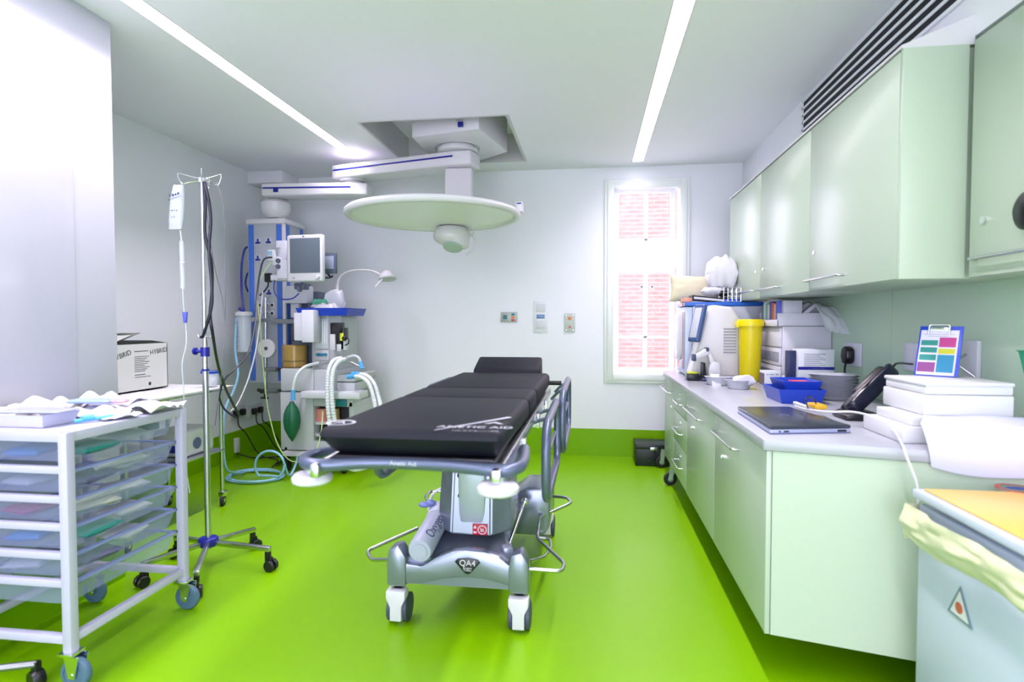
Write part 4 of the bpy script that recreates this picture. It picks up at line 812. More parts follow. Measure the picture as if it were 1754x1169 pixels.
# wall plugs, sockets and leads on the left wall
for px, py, l in ((405, 707, 'double white wall socket with two black plugs, left one by the floor upstand'), (436, 703, 'white wall socket with one wide black plug, nearer the corner')):
    q = P(px, py, x=LX); t = thing('wall_socket', l, 'socket', (LX+.01, q.y, q.z-.05))
    MB().box((LX, q.y-.12, q.z-.06), (LX+.012, q.y+.12, q.z+.06), .003).build('plate', m_white, t)
    for k, dy in enumerate((-.055, .055)):
        o = tag(MB().box((LX+.0125, q.y+dy-.03, q.z-.035), (LX+.055, q.y+dy+.03, q.z+.03), .012).build('mains_plug', m_dark), f"black mains plug in the {'nearer' if px < 420 else 'farther'} left wall socket, {'left' if k == 0 else 'right'} of its pair", 'plug')
        if k == 0 or px > 420:
            g = P(px + 10*k, 800 + 6*k, z=.012)
            g2 = (490 + 12*k, 778 + 8*k)
            cable('mains_lead', f"black mains lead running down from the {'nearer' if px < 420 else 'farther'} left wall socket, {'left' if k == 0 else 'right'} plug", [(LX+.05, q.y+dy, q.z-.03), (LX+.06, q.y+dy, q.z-.12), (LX+.12, q.y+dy+.02, .25), (LX+.28, q.y+dy-.02, .06), (LX+.45, q.y+dy-.03*k, .012), P(*g2, y=4.86) if False else (-2.85, 4.95+.05*k, .03)], .006, m_dark)
q = P(405, 763, x=LX+.02)
t = tag(MB().box((LX+.009, q.y-.03, q.z-.07), (LX+.04, q.y+.03, q.z+.07), .006).build('lead_adaptor', m_white2), 'small white adaptor box hanging on the green upstand', 'adaptor')
cable('black_lead', 'black lead lying along the floor from the white adaptor to the machine', [(LX+.03, q.y, q.z-.07), (LX+.04, q.y, .05), (LX+.2, q.y+.03, .012), (LX+.45, q.y+.1, .012), (-2.85, 4.9, .02)], .006, m_dark)

# ---------------------------------------------------------------- drawer trolley
tr = thing('drawer_trolley', 'white metal trolley with six clear plastic drawers at the left edge', 'trolley', (-2.13, 2.15, 0))
TX0, TX1, TY0, TY1 = -2.345, -1.865, 1.85, 2.44
m_tw = mat('trolley_white', '#b4b4cc', .35)
for x in (TX0, TX1):
    for y in (TY0, TY1):
        l = MB().box((x-.018, y-.018, .135), (x+.018, y+.018, .935), .004).build('post', m_tw, tr)
        mb = MB().box((x-.03, y-.03, .125), (x+.03, y+.03, .137), .002).prism([(-.03, .125), (.03, .125), (.012, .045), (-.012, .045)], -.024, -.019, 'Y', M=T(x+.02, y, 0)).prism([(-.03, .125), (.03, .125), (.012, .045), (-.012, .045)], .019, .024, 'Y', M=T(x+.02, y, 0)).cyl((x+.02, y-.026, .057), (x+.02, y+.026, .057), .008)
        k = mb.build('caster_fork', m_chrome, l)
        MB().lathe([(0, -.012), (.04, -.012), (.04, -.015), (.053, -.013), (.057, -.006), (.057, .006), (.053, .013), (.04, .015), (.04, .012), (0, .012)], (x+.02, y, .0575), (0, 1, 0), seg=32).build('caster_wheel', mat('blue_grey_rubber', '#4a6880', .5), l)
LV = [.915, .797, .69, .589, .485, .383]
for y in (TY0, TY1): 
    for z, h in ((.917, .018),): MB().box((TX0, y-.014, z-h), (TX1, y+.014, z+h), .003).build('top_bar', m_tw, tr)
    MB().box((TX0, y-.014, .165), (TX1, y+.014, .195), .003).build('bottom_bar', m_tw, tr)
for z in LV[1:] : MB().box((TX0, TY0-.012, z-.013), (TX1, TY0+.012, z+.013), .003).build('cross_bar', m_tw, tr)
for x in (TX0, TX1):
    MB().box((x-.014, TY0, .899), (x+.014, TY1, .935), .003).build('top_bar', m_tw, tr); MB().box((x-.014, TY0, .165), (x+.014, TY1, .195), .003).build('bottom_bar', m_tw, tr)
MB().box((TX0, TY0, .925), (TX1, TY1, .937), .003).build('top_panel', m_tw, tr)
m_tray = mat('clear_drawer', '#a9b6dc', .12, alpha=.32); m_edge = mat('clear_drawer_edge', '#8e9cd0', .15, alpha=.7)
for i, z in enumerate(LV):
    z1 = z - .018 if i == 0 else z - .016
    z0 = z1 - .078
    t = MB(); bm = bmesh.new(); e = .028
    def rg(e, z, y0=TY0+.02, y1=TY1-.02): return [bm.verts.new(v) for v in ((TX0+.03+e, y0+e*.5, z), (TX1-.02-e, y0+e*.5, z), (TX1-.02-e, y1-e*.5, z), (TX0+.03+e, y1-e*.5, z))]
    A, B = rg(e, z0), rg(0, z1)
    bm.faces.new(A)
    for k in range(4): bm.faces.new((A[k], A[(k+1) % 4], B[(k+1) % 4], B[k]))
    t._bm(bm); d = lab(t.build('drawer', m_tray, tr), 'clear plastic drawer')
    r_ = MB()
    for x in (TX0+.022, TX1-.022): r_.box((x-.012, TY0+.015, z1-.003), (x+.012, TY1-.015, z1+.006), .001)
    r_.box((TX0+.01, TY1-.03, z1-.003), (TX1-.01, TY1-.015, z1+.006), .001); r_.build('drawer_rim', m_edge, d)
# things kept in the clear drawers
lvn = ('topmost', 'second', 'third', 'fourth', 'fifth', 'lowest')
cols = [('#2b6fc0', 'blue'), ('#d8dae4', 'white'), ('#1f8f86', 'teal'), ('#9aa2b8', 'grey'), ('#cfd2dc', 'white'), ('#5b5d7c', 'slate'), ('#8a2f5a', 'maroon'), ('#e3e3ea', 'white'), ('#b7bcae', 'beige')]
n = 0; random.seed(11)
for i, z in enumerate(LV[:5]):
    zb_ = z - (.018 if i == 0 else .016) - .077
    for k, (dx, dy) in enumerate(((-.33, -.42), (-.13, -.36), (-.2, -.12))):
        c = cols[(i*3 + k*2) % 9]; w_, d_ = .11 + .03*random.random(), .15 + .04*random.random()
        pouch('packet', f"{c[1]} packet in the {lvn[i]} clear drawer of the white trolley, {('at its left end', 'at its front right', 'towards its back')[k]}", (TX1+dx*.9+.02, TY1-.03+dy*1.0, zb_), w_, d_, .035, mat('packet_'+c[1], c[0], .35), 'packet', amp=.004, rz=random.uniform(-.3, .3), seed=i*5+k, ns=8, group='packets in the clear drawers')
tag(MB().cyl((TX1-.09, TY0+.22, LV[1]-.045), (TX1-.06, TY0+.42, LV[1]-.045), .014).build('paper_roll', m_white), 'white rolled paper in the second clear drawer by its right side', 'roll')
tag(MB().cyl((TX1-.10, TY0+.10, LV[2]-.05), (TX1-.075, TY0+.30, LV[2]-.05), .016).build('paper_roll', m_white), 'white rolled paper in the third clear drawer by its right side', 'roll')
# clutter on top of the trolley
m_paper = mat('white_paper', '#c8c9d6', .5)
def cushion(name, label, M, w, d, h, m, cat, seed=1):
    t = bmesh.new(); bmesh.ops.create_cube(t, size=2); bmesh.ops.subdivide_edges(t, edges=t.edges[:], cuts=16, use_grid_fill=True)
    for v in t.verts:
        x, y, z = v.co; f = max(.03, ((1-x*x)*(1-y*y)) ** .45); pin = 1 - .10*(1-x*x)*abs(y)**3 ; pin2 = 1 - .10*(1-y*y)*abs(x)**3
        v.co = Vector((x*w/2*pin2, y*d/2*pin, z*h/2*f + .006*noise.noise(Vector((x*3+seed, y*3, z)))))
    mb = MB(M)._bm(t); return tag(mb.build(name, m, sharp=60), label, cat)
def crump(name, label, x, y, w, d, h, m, seed, cat, rz=0., z=.94, amp=.022):
    return tag(MB(T(x, y, z, rz)).sheet(w, d, lambda u, v: .006 + h*(math.sin(math.pi*u)*math.sin(math.pi*v))**.5 * (.6+.6*abs(noise.noise(Vector((u*3+seed, v*3, seed))))) + amp*1.15*abs(noise.noise(Vector((u*2.6+seed, v*2.6, seed*2))) + amp*.5*abs(noise.noise(Vector((u*8+seed, v*8, seed))))), 22, 18, .003).build(name, m, sharp=14), label, cat)
crump('paper_wrap', 'white crumpled paper wrap at the back right corner of the trolley top', -1.95, 2.33, .26, .24, .02, m_paper, 3, 'paper', .3, amp=.05)
crump('paper_wrap', 'tall white crumpled paper wrap at the back left of the trolley top', -2.15, 2.36, .30, .22, .05, m_paper, 8, 'paper', -.2, amp=.07)
crump('paper_wrap', 'cream crumpled paper wrap at the left end of the trolley top', -2.26, 2.12, .22, .28, .05, mat('cream_paper', '#cac7b8', .5), 5, 'paper', .1, amp=.06)
crump('paper_wrap', 'white opened paper wrap in the middle of the trolley top', -2.02, 2.17, .24, .2, .02, m_paper, 13, 'paper', .5, amp=.05)
pouch('sterile_packet', 'pale blue sterile packet on the trolley top beside the pink one', (-2.10, 2.22, .985), .18, .09, .018, mat('packet_pale_blue', '#8fa6e0', .4), 'packet', amp=.003, rz=.15, seed=2)
pouch('sterile_packet', 'small pink packet on the trolley top beside the pale blue one', (-2.0, 2.24, .985), .07, .05, .014, mat('packet_pink', '#c89ab0', .4), 'packet', amp=.002, rz=.3, seed=6)
tray('kidney_tray', 'low white plastic tray at the front of the trolley top', -2.30, 1.88, -1.99, 2.04, .939, .985, mat('tray_lilac', '#c2c4dc', .3), th=.004, taper=.015)
pouch('sterile_packet', 'flat clear packet lying across the low white tray on the trolley', (-2.1, 1.96, .986), .26, .12, .012, mat('packet_grey', '#a8adc4', .3), 'packet', amp=.004, rz=.08, seed=12)
tag(MB().cyl((-1.97, 1.99, .948), (-1.90, 2.10, .952), .008).cyl((-1.955, 2.01, .956), (-1.935, 2.045, .957), .012).build('syringe', mat('cyan_port', '#5ab4dc', .4)), 'blue capped syringe near the front right corner of the trolley top', 'syringe')
crump('paper_wrap', 'thin white paper strip by the syringe on the trolley top', -1.90, 2.13, .09, .14, .005, m_paper, 21, 'paper', -.5, amp=.02)
# stray stand foot at the lower left
sf = thing('rolling_stand', 'dark wheeled leg of a stand poking out at the bottom left corner', 'stand', (-2.05, 1.7, 0))
a = P(15, 1150, z=.10); b_ = P(62, 1138, z=.09)
MB().cyl((a.x-.12, a.y-.06, .12), b_, .013).build('leg', mat('dull_steel'), sf); MB().lathe([(0, -.02), (.03, -.02), (.034, -.012), (.034, .012), (.03, .02), (0, .02)], (b_.x, b_.y, .036), (.4, 1, 0)).box((b_.x-.012, b_.y-.012, .05), (b_.x+.012, b_.y+.012, .1), .003).build('caster', m_dark, sf)

# ---------------------------------------------------------------- panels on the back wall
def wpanel(name, label, x0, y0, x1, y1, m, cat, dep=.014):
    a, b = P(x0, y1, y=D), P(x1, y0, y=D); t = thing(name, label, cat, ((a.x+b.x)/2, D-dep/2, a.z))
    MB().box((a.x, D-dep, a.z), (b.x, D-.0005, b.z), .002).build('plate', m, t); return t
def dot(t, name, x0, y0, x1, y1, m, dep=.014, h=.003):
    a, b = P(x0, y1, y=D-dep), P(x1, y0, y=D-dep); return MB().box((a.x, D-dep-h, a.z), (b.x, D-dep+.0005, b.z), .001).build(name, m, t)
m_ss = mat('satin_plate', '#a5aaa6', .4, .3)
t = wpanel('light_switch', 'steel switch plate with a green key and three small coloured buttons', 858, 535, 886, 552, m_ss, 'switch')
dot(t, 'green_switch', 862, 540, 869, 547, mat('teal_switch', '#0f6a72', .3)); dot(t, 'blue_button', 876, 537, 882, 541, mat('teal_plastic')); dot(t, 'orange_button', 876, 542, 882, 546, mat('orange_plastic', '#d8742c', .3)); dot(t, 'red_button', 876, 547, 882, 550.5, mat('red_plastic', '#b83038', .3))
t = wpanel('wall_controller', 'tall flush white control panel with a small blue display', 914, 516, 938, 570, mat('pale_plate', '#dcdfe6', .3), 'control panel', .008)
dot(t, 'display', 919, 539, 933, 546, mat('display_blue', '#5d7fae', .2), .008); dot(t, 'speaker_pad', 918, 521, 934, 535, mat('pad_white', '#cfd2d8', .4), .008, .002); dot(t, 'keypad', 918, 549, 934, 564, mat('pad_white'), .008, .002)
t = wpanel('alarm_plate', 'grey alarm plate with an orange lamp and a red triangle', 967, 537, 985, 569, mat('plate_grey', '#b9c2bb', .4), 'alarm')
dot(t, 'orange_lamp', 973, 543, 979, 548, mat('orange_plastic'))
q = P(976, 560, y=D-.015); MB().prism([(q.x-.017, q.z-.014), (q.x+.017, q.z-.014), (q.x, q.z+.018)], D-.017, D-.0135, 'Y').build('red_triangle', mat('red_plastic'), t)
for a_, b_ in ((970, 540), (982, 540), (970, 566), (982, 566)):
    q = P(a_, b_, y=D-.015); MB().cyl((q.x, D-.0165, q.z), (q.x, D-.0135, q.z), .004).build('screw', m_steel, t)

# ---------------------------------------------------------------- floor things by the window
t = thing('equipment_case', 'black case with a latch on the floor under the window', 'case', P(1110, 797, z=0))
a, b_ = P(1088, 797, z=0), P(1140, 797, z=0)
MB().box((a.x, 5.46, 0.002), (b_.x+.03, 5.72, .20), .008).build('body', mat('case_black', '#12201e', .4), t); MB().box((a.x-.004, 5.455, .155), (b_.x+.033, 5.725, .205), .008).build('lid', mat('case_black'), t)
MB().box(((a.x+b_.x)/2-.01, 5.445, .15), ((a.x+b_.x)/2+.06, 5.458, .18), .003).build('latch', m_steel, t); MB().tube([((a.x+b_.x)/2+.03, 5.45, .15), ((a.x+b_.x)/2+.03, 5.44, .10), ((a.x+b_.x)/2-.03, 5.44, .05)], .008).build('strap', m_dark, t)
def wheel_leg(px, py, label):
    q = P(px, py+12, z=0); o = thing('castor_wheel', label, 'castor', (q.x, q.y, 0), 'castors under the base cabinets')
    MB().lathe([(0, -.013), (.036, -.013), (.05, -.012), (.055, -.006), (.055, .006), (.05, .012), (.036, .013), (0, .013)], (q.x, q.y, .0555), (.25, -1, 0), seg=28).build('tyre', m_rubber, o)
    MB().lathe([(0, -.016), (.024, -.016), (.024, .016), (0, .016)], (q.x, q.y, .0555), (.25, -1, 0)).prism([(-.02, .045), (.015, .05), (.04, .168), (.0, .168)], -.022, -.018, 'Y', M=T(q.x, q.y, 0)).prism([(-.02, .045), (.015, .05), (.04, .168), (.0, .168)], .018, .022, 'Y', M=T(q.x, q.y, 0)).build('fork', mat('green_tinted_zinc', '#a8bfa8', .3, .6), o)
wheel_leg(1148, 820, 'black castor below the drawer unit, nearer of the two under the cabinets'); wheel_leg(1133, 790, 'black castor beside the black case, farther of the two under the cabinets')


# ---------------------------------------------------------------- things on the worktop
WZ = .9012
PW = lambda px, py: P(px, py, z=WZ)
def bxp(mb, x0, x1, y0, y1, z0, z1, bev=.003, **k): return mb.box((x0, y0, z0), (x1, y1, z1), bev, **k)
# glass fronted fridge
fg = thing('glass_door_fridge', 'white worktop fridge with a blue top band and a glass door facing left', 'fridge', (.98, 4.98, WZ))
b = MB(); bxp(b, .80, 1.36, 4.78, 5.22, WZ+.01, 1.455, .006); b.build('cabinet', mat('fridge_white', '#bfc6d2', .35), fg)
b = MB(); bxp(b, .745, .797, 4.785, 5.215, WZ+.012, 1.45, .004); d = b.build('door_frame', mat('door_grey', '#b9c6dc', .3), fg)
b = MB(); bxp(b, .738, .743, 4.82, 5.18, WZ+.05, 1.41, .001); b.build('door_glass', mat('fridge_glass', '#cbb8c4', .05, alpha=.55), d)  # pinkish window light and reflection put into the glass colour
b = MB(); bxp(b, .742, 1.362, 4.775, 5.222, 1.456, 1.487, .004); fb_b = lab(b.build('top_band', mat('fridge_blue', '#1f5fc0', .4), fg), 'blue top band')
b = MB(); bxp(b, .738, .7415, 4.80, 5.15, 1.459, 1.484, .001); o = b.build('control_strip', mat('pink_label', '#d8a8a8', .4), fb_b)
b = MB(); bxp(b, .735, .7378, 4.86, 4.90, 1.463, 1.48, .001); b.build('display', m_dark, o)
# load on the fridge
TZ = 1.488
pq = cushion('pillow', 'cream pillow with two blue stripes standing on the fridge against the window', frame((.88, 5.15, TZ+.125), (1, 0, -.04), (0, .3, 1)), .44, .25, .11, mat('cream_cotton', '#bfbb9f', .7), 'pillow')
tag(MB().box((.735, 4.80, TZ), (.80, 4.98, TZ+.035), .003).build('label_box', mat('pink_card', '#d0907c', .5)), 'small pink box at the left front corner of the fridge top', 'box')
bd = thing('ring_binder', 'black ring binder lying open edged on top of the fridge', 'binder', (.9, 4.88, TZ))
Mb = T(.80, 4.86, TZ+.03) @ Matrix.Rotation(R(6), 4, 'Y')
MB(Mb).box((0, -.07, .020), (.30, .10, .026), .001).box((0, -.07, -.010), (.30, .10, -.004), .001).box((-.004, -.07, -.010), (.002, .10, .026), .001).build('cover', m_dark, bd)
MB(Mb).box((.01, -.065, -.003), (.28, .095, .016), .002).build('pages', m_paper, bd)
pouch('plastic_bag', 'clear plastic bag between the binder and the wire basket on the fridge', (.98, 4.92, TZ+.066), .18, .12, .05, mat('clear_bag'), 'bag', amp=.02, seed=21)
wb = thing('wire_basket', 'blue wire basket of black cables on the right of the fridge top', 'basket', (1.08, 4.86, TZ))
b = MB(); Bx0, Bx1, By0, By1 = 1.035, 1.165, 4.785, 4.95
for z in (TZ+.004, TZ+.04, TZ+.075, TZ+.11): b.path([(Bx0, By0, z), (Bx1, By0, z), (Bx1, By1, z), (Bx0, By1, z)], .0025, .01, seg=6, closed=True)
for i in range(5):
    x = Bx0 + (Bx1-Bx0)*i/4
    for y in (By0, By1): b.cyl((x, y, TZ+.003), (x, y, TZ+.11), .002, seg=6)
b.build('wires', m_chrome, wb); MB().box((Bx0+.003, By0+.003, TZ+.001), (Bx1-.003, By1-.003, TZ+.022), .003).build('liner', m_blue, wb)
tag(MB().tube([(1.06+.04*math.sin(t*1.7), 4.87+.05*math.cos(t*1.1), TZ+.035+.0035*t) for t in range(18)], .006, n=4).build('coiled_cable', m_dark), 'black cable coiled in the wire basket on the fridge', 'cable')
pouch('blanket', 'white bundled blanket heaped at the back of the fridge top beside the wall cabinet', (1.06, 5.0, TZ+.115), .22, .20, .25, mat('white_blanket', '#d6d8dc', .7), 'blanket', amp=.045, seed=8, ns=24)
pouch('plastic_bag', 'clear crinkled bag draped over the left edge of the fridge door', (.725, 5.0, 1.03), .06, .16, .38, mat('clear_bag'), 'bag', amp=.03, seed=31)
# analyser with tilted screen
an = thing('blood_analyser', 'white desktop analyser with a tilted grey screen on the worktop', 'analyser', (.92, 4.6, WZ))
b = MB(); b.prism([(.745, WZ+.02), (1.10, WZ+.02), (1.10, 1.35), (1.04, 1.44), (.90, 1.46), (.86, 1.42), (.80, 1.16)], 4.52, 4.76, 'Y', .02, seg=3); b.build('housing', mat('analyser_white', '#cfd0d2', .35), an)
b = MB(); bxp(b, .76, 1.09, 4.53, 4.75, WZ, WZ+.021, .004); b.build('base', m_dark, an)
Ms = frame(P(1186, 555, y=4.50), (.28, 0, .96), (0, 1, 0))
vx = Vector((.30, 0, .95)).normalized()
qs = P(1195, 554, y=4.5)
Ms = frame(qs, Vector((.55, -.83, 0)), vx)
MB(Ms).box((-.052, -.145, -.02), (.052, .145, .02), .014, 3).build('screen_housing', mat('screen_blue_grey', '#3f5688', .35), an)
MB(Ms).box((-.036, -.115, .018), (.036, .115, .022), .003).build('screen', mat('screen_pale', '#b8bcc8', .15), an)
b = MB()
for i in range(9): b.box((.98+.0, 4.5155, 1.10+i*.022), (1.07, 4.5205, 1.108+i*.022))
b.build('vent_slots', mat('slot_grey', '#8c9098', .6), an)
# barcode scanner stand
sc = thing('barcode_scanner', 'white and navy handheld scanner on a stand in front of the analyser', 'scanner', (.86, 4.42, WZ))
m_nv = mat('navy_grey', '#2c3c60', .4)
b = MB(); bxp(b, .80, .95, 4.37, 4.47, WZ, WZ+.022, .01); b.build('base', m_nv, sc)
b = MB(); b.prism([(.85, WZ+.02), (.94, WZ+.02), (.93, WZ+.13), (.87, WZ+.145), (.85, WZ+.09)], 4.38, 4.46, 'Y', .012); b.build('body', m_white2, sc)
b = MB(); b.prism([(.745, 1.08), (.755, 1.055), (.86, 1.095), (.85, 1.135), (.83, 1.135)], 4.385, 4.45, 'Y', .006); b.prism([(.84, 1.11), (.865, 1.11), (.905, 1.01), (.87, 1.0)], 4.39, 4.445, 'Y', .006); b.build('scanner_head', m_white2, sc)
b = MB(); b.box((.735, 4.382, 1.045), (.762, 4.454, 1.095), .006); b.box((.83, 4.382, 1.115), (.852, 4.454, 1.145), .006); b.build('dark_trim', m_nv, sc)
b = MB(); b.prism([(.80, WZ+.02), (.84, WZ+.02), (.83, WZ+.13), (.80, WZ+.14)], 4.40, 4.44, 'Y', .006); b.build('stem', m_dark, sc)
t = thing('label_printer', 'low black device with yellow trim left of the scanner stand', 'device', (.76, 4.42, WZ))
b = MB(); bxp(b, .70, .79, 4.39, 4.50, WZ, WZ+.05, .01); b.build('body', m_dark, t); b = MB(); bxp(b, .705, .775, 4.40, 4.48, WZ+.05, WZ+.062, .003); b.build('yellow_trim', mat('yellow_green', '#b8c020', .4), t)
# yellow bin
q = PW(1257, 640); yb = thing('sharps_bin', 'tall yellow sharps bin on the worktop beside the analyser', 'sharps bin', (1.16, 4.42, WZ))
MB().lathe([(0, WZ), (.066, WZ), (.072, WZ+.02), (.082, 1.31), (0, 1.31)], (1.145, 4.42, 0), seg=32).build('tub', mat('yellow_plastic', '#d2c400', .35), yb)
MB().lathe([(.083, 1.30), (.092, 1.30), (.094, 1.335), (.086, 1.35), (0, 1.35)], (1.145, 4.42, 0), seg=32).box((1.04, 4.39, 1.29), (1.07, 4.45, 1.335), .006).build('lid', mat('yellow_lid', '#dccc00', .35), yb)
# white drawer unit with clear fronted drawers
du = thing('drawer_unit', 'white drawer unit with clear drawer fronts against the green wall', 'drawer unit', (1.42, 4.2, WZ))
UX, UYa, UYb, UT = 1.27, 4.12, 4.62, 1.30
b = MB(); bxp(b, UX+.006, 1.585, UYa, UYb, WZ, UT, .004); b.build('carcass', mat('unit_white', '#cdced8', .35), du)
for k, (z0, z1) in enumerate(((WZ+.01, WZ+.125), (WZ+.135, WZ+.25), (WZ+.26, WZ+.385))):
    b = MB(); bxp(b, UX-.008, UX+.005, UYa+.012, UYb-.012, z0, z1, .003); o = b.build('drawer', mat('unit_white'), du)
    if k < 2: b = MB(); bxp(b, UX-.010, UX-.0075, UYa+.03, UYb-.03, z0+.02, z1-.025, .001); lab(b.build('clear_front', mat('clear_front', '#8c90a4', .15, noisy=.5, bscale=40), o), 'clear window with swabs behind')
b = MB(); bxp(b, UX-.03, UX-.02, UYa, UYb, UT+.001, UT+.045, .003); bxp(b, UX-.03, 1.58, UYa, UYa+.01, UT+.001, UT+.09, .003); bxp(b, UX-.02, 1.58, UYa, UYb, UT+.001, UT+.008, .002); b.build('top_tray', mat('unit_white'), du)
# books and boxes standing in the top tray
random.seed(5); y = UYb - .03; k = 0
bc = [('#a8a8b4', 'grey'), ('#3f6f86', 'teal blue'), ('#cfd6dc', 'white'), ('#57a8a0', 'pale teal'), ('#c8ccd8', 'pale grey'), ('#3440a0', 'blue'), ('#c05040', 'red brown'), ('#e0a888', 'peach'), ('#4a58c8', 'violet blue')]
spots = [(1272, 1280, 'grey'), (1289, 1294), (1295, 1298), (1298, 1301), (1302, 1304), (1304, 1308), (1308, 1313), (1313, 1317), (1318, 1321)]
for (hx, cn), sp in zip(bc, spots):
    ya, yb_ = P(sp[0], 540, x=UX).y, P(sp[1], 540, x=UX).y
    ya, yb_ = max(ya, yb_), min(ya, yb_); yb_ = max(yb_, UYa+.012); w_ = max(.02, min(.05, ya - yb_))
    c0 = UYb - .04 - k * .048; k += 1
    zt2 = 1.475 if k > 1 else 1.41
    t = thing('booklet_box', f'{cn} box in the row on top of the white drawer unit', 'box', (UX+.05, c0, UT+.009), 'thin boxes in the tray on the drawer unit')
    MB().box((UX-.012, c0-.024, UT+.0085), (UX+.12, c0+.022, zt2-.01*(k % 3)), .002).build('carton', mat('carton_'+cn.replace(' ', '_'), hx, .4), t)
    MB().box((UX-.0135, c0-.018, UT+.03), (UX-.0125, c0+.016, UT+.05)).build('label', m_paper, t)
tag(MB(T(1.31, 4.155, UT+.009)).box((-.03, -.022, 0), (.09, .022, .165), .002).build('carton', m_paper), 'white printed carton standing at the near end of the drawer unit top', 'box')
tag(MB(T(1.44, 4.18, UT+.10) @ Matrix.Rotation(R(-40), 4, 'Y')).box((-.03, -.03, -.012), (.07, .03, .012), .002).build('carton', m_paper), 'small white carton tilted on the near cartons of the drawer unit', 'box')
pouch('plastic_bag', 'clear plastic bag heaped on the drawer unit under the wall cabinets', (1.50, 4.33, UT+.06), .16, .22, .10, mat('clear_bag'), 'bag', amp=.02, seed=41)
pb = MB(T(0, 0, 0)).sheet(1, 1, lambda u, v: (1.46+.13*u - .0*v, 4.10 - .22*v - .02*u, UT+.15 - .03*u - .17*v*(.5+v*.5) + .02*noise.noise(Vector((u*4, v*4, 3)))), 14, 14, .003)
tag(pb.build('plastic_bag', mat('clear_bag')), 'clear plastic sheet bag hanging over the near corner of the drawer unit', 'bag')
# carton with the blue band, small boxes
cb = thing('glove_carton', 'white carton with a dark blue band standing by the drawer unit', 'box', (1.42, 3.78, WZ))
z1 = P(1395, 599, y=3.72).z; xa, xb = P(1368, 640, y=3.72).x, P(1429, 640, y=3.72).x
MB().box((xa, 3.72, WZ), (xb, 3.84, z1), .002).build('carton', mat('carton_white', '#cdd2dc', .4), cb)
z2, z3 = P(1395, 634, y=3.72).z, P(1395, 630, y=3.72).z
MB().box((xa-.0006, 3.7185, z2), (xb+.0006, 3.73, z3+.004)).build('blue_band', m_dblue, cb)
b = MB()
for i in range(8): b.box((xa+.03, 3.719, z1-.03-i*.011), (xb-.05-.015*(i*5 % 3), 3.7202, z1-.027-i*.011))
b.marks('--------------', .012, frame(((xa+xb)/2, 3.7184, z2+.007), (1, 0, 0), (0, 0, 1))).marks('---', .03, frame(((xa+xb)/2, 3.7192, z2-.03), (1, 0, 0), (0, 0, 1))).build('printing', mat('print_grey', '#5a607c', .5), cb)
tag(MB().box((xa-.055, 3.76, WZ), (xa-.003, 3.80, z1-.01), .002).build('folder', mat('navy_folder', '#1c2650', .4)), 'dark navy folder standing just left of the blue banded carton', 'folder')
q = PW(1308, 663); sb_ = thing('small_carton', 'small grey white carton in front of the drawer unit, left of the other small carton', 'box', (q.x+.04, q.y+.05, WZ))
MB().box((q.x+.0, q.y-.02, WZ), (q.x+.10, q.y+.10, WZ+.105), .002).build('carton', mat('carton_white'), sb_); MB().box((q.x-.001, q.y-.015, WZ+.01), (q.x+.0, q.y+.095, WZ+.09)).build('dark_side', mat('brown_print', '#6c5c68', .5), sb_)
MB().marks('--------', .018, frame((q.x+.05, q.y-.0208, WZ+.085), (1, 0, 0), (0, 0, 1))).build('printing', mat('print_grey'), sb_)
tag(MB().box((q.x+.105, q.y-.06, WZ), (q.x+.20, q.y+.03, WZ+.075), .003).build('small_carton', m_paper), 'plain small white carton to the right of the grey white one', 'box')
# kidney dishes
def kidney(mb, c, w, d, h, rz, th=.004):
    pts = []; N = 28
    for k in range(N):
        a = 2*math.pi*k/N; x = math.cos(a)*w/2; y = math.sin(a)*d/2; y -= .22*d*math.cos(a*1)**2 * (1 if y < 0 else 1) * (-1); pts.append((x, y))
    M = T(c[0], c[1], c[2], rz); bm = bmesh.new()
    def rg(s_, z): return [bm.verts.new((p[0]*s_, p[1]*s_, z)) for p in pts]
    A, B, B2, C_, D_ = rg(.78, 0), rg(1, h-.004), rg(1.09, h), rg(.95, h), rg(.74, th)
    bm.faces.new(A[::-1]); bm.faces.new(D_)
    for X, Y in ((A, B), (B, B2), (B2, C_), (C_, D_)):
        for i in range(N): bm.faces.new((X[i], X[(i+1) % N], Y[(i+1) % N], Y[i]))
    return mb._bm(bm, M)
m_pulp = mat('grey_paper_pulp', '#b4b8c2', .7)
q = PW(1272, 668); tag(kidney(MB(), (q.x, q.y+.06, WZ), .17, .11, .055, .2).build('kidney_dish', m_pulp), 'grey pulp kidney dish with swabs, nearer one in front of the yellow bin', 'dish')
tag(kidney(MB(), (q.x-.09, q.y+.28, WZ), .18, .12, .055, -.3).build('kidney_dish', m_pulp), 'grey pulp kidney dish holding wrapped syringes, just behind the swab dish', 'dish')
pouch('swab_heap', 'white swabs with pink print heaped in the near kidney dish', (q.x+.02, q.y+.06, WZ+.02), .13, .08, .06, m_paper, 'swabs', amp=.02, seed=51)
pouch('syringe_packet', 'white syringe packet leaning in the rear kidney dish', (q.x-.11, q.y+.26, WZ+.02), .06, .12, .02, m_paper, 'packet', amp=.004, rx=R(50), seed=52)
# blue trays
q = PW(1378, 694)
tray('blue_tray', 'royal blue plastic tray on the worktop beside the laptop, lower of two', q.x-.12, q.y+.02, q.x+.115, q.y+.32, WZ, WZ+.075, m_blue)
tray('blue_tray', 'royal blue plastic tray stacked in the other blue tray, holding pink packet', q.x-.085, q.y+.06, q.x+.11, q.y+.31, WZ+.022, WZ+.115, m_blue, taper=.03)
tag(MB(T(q.x+.03, q.y+.17, WZ+.10)).box((-.04, -.06, 0), (.045, .06, .008), .002).build('pink_packet', mat('packet_hot_pink', '#d0405c', .4)), 'pink packet in the upper blue tray', 'packet')
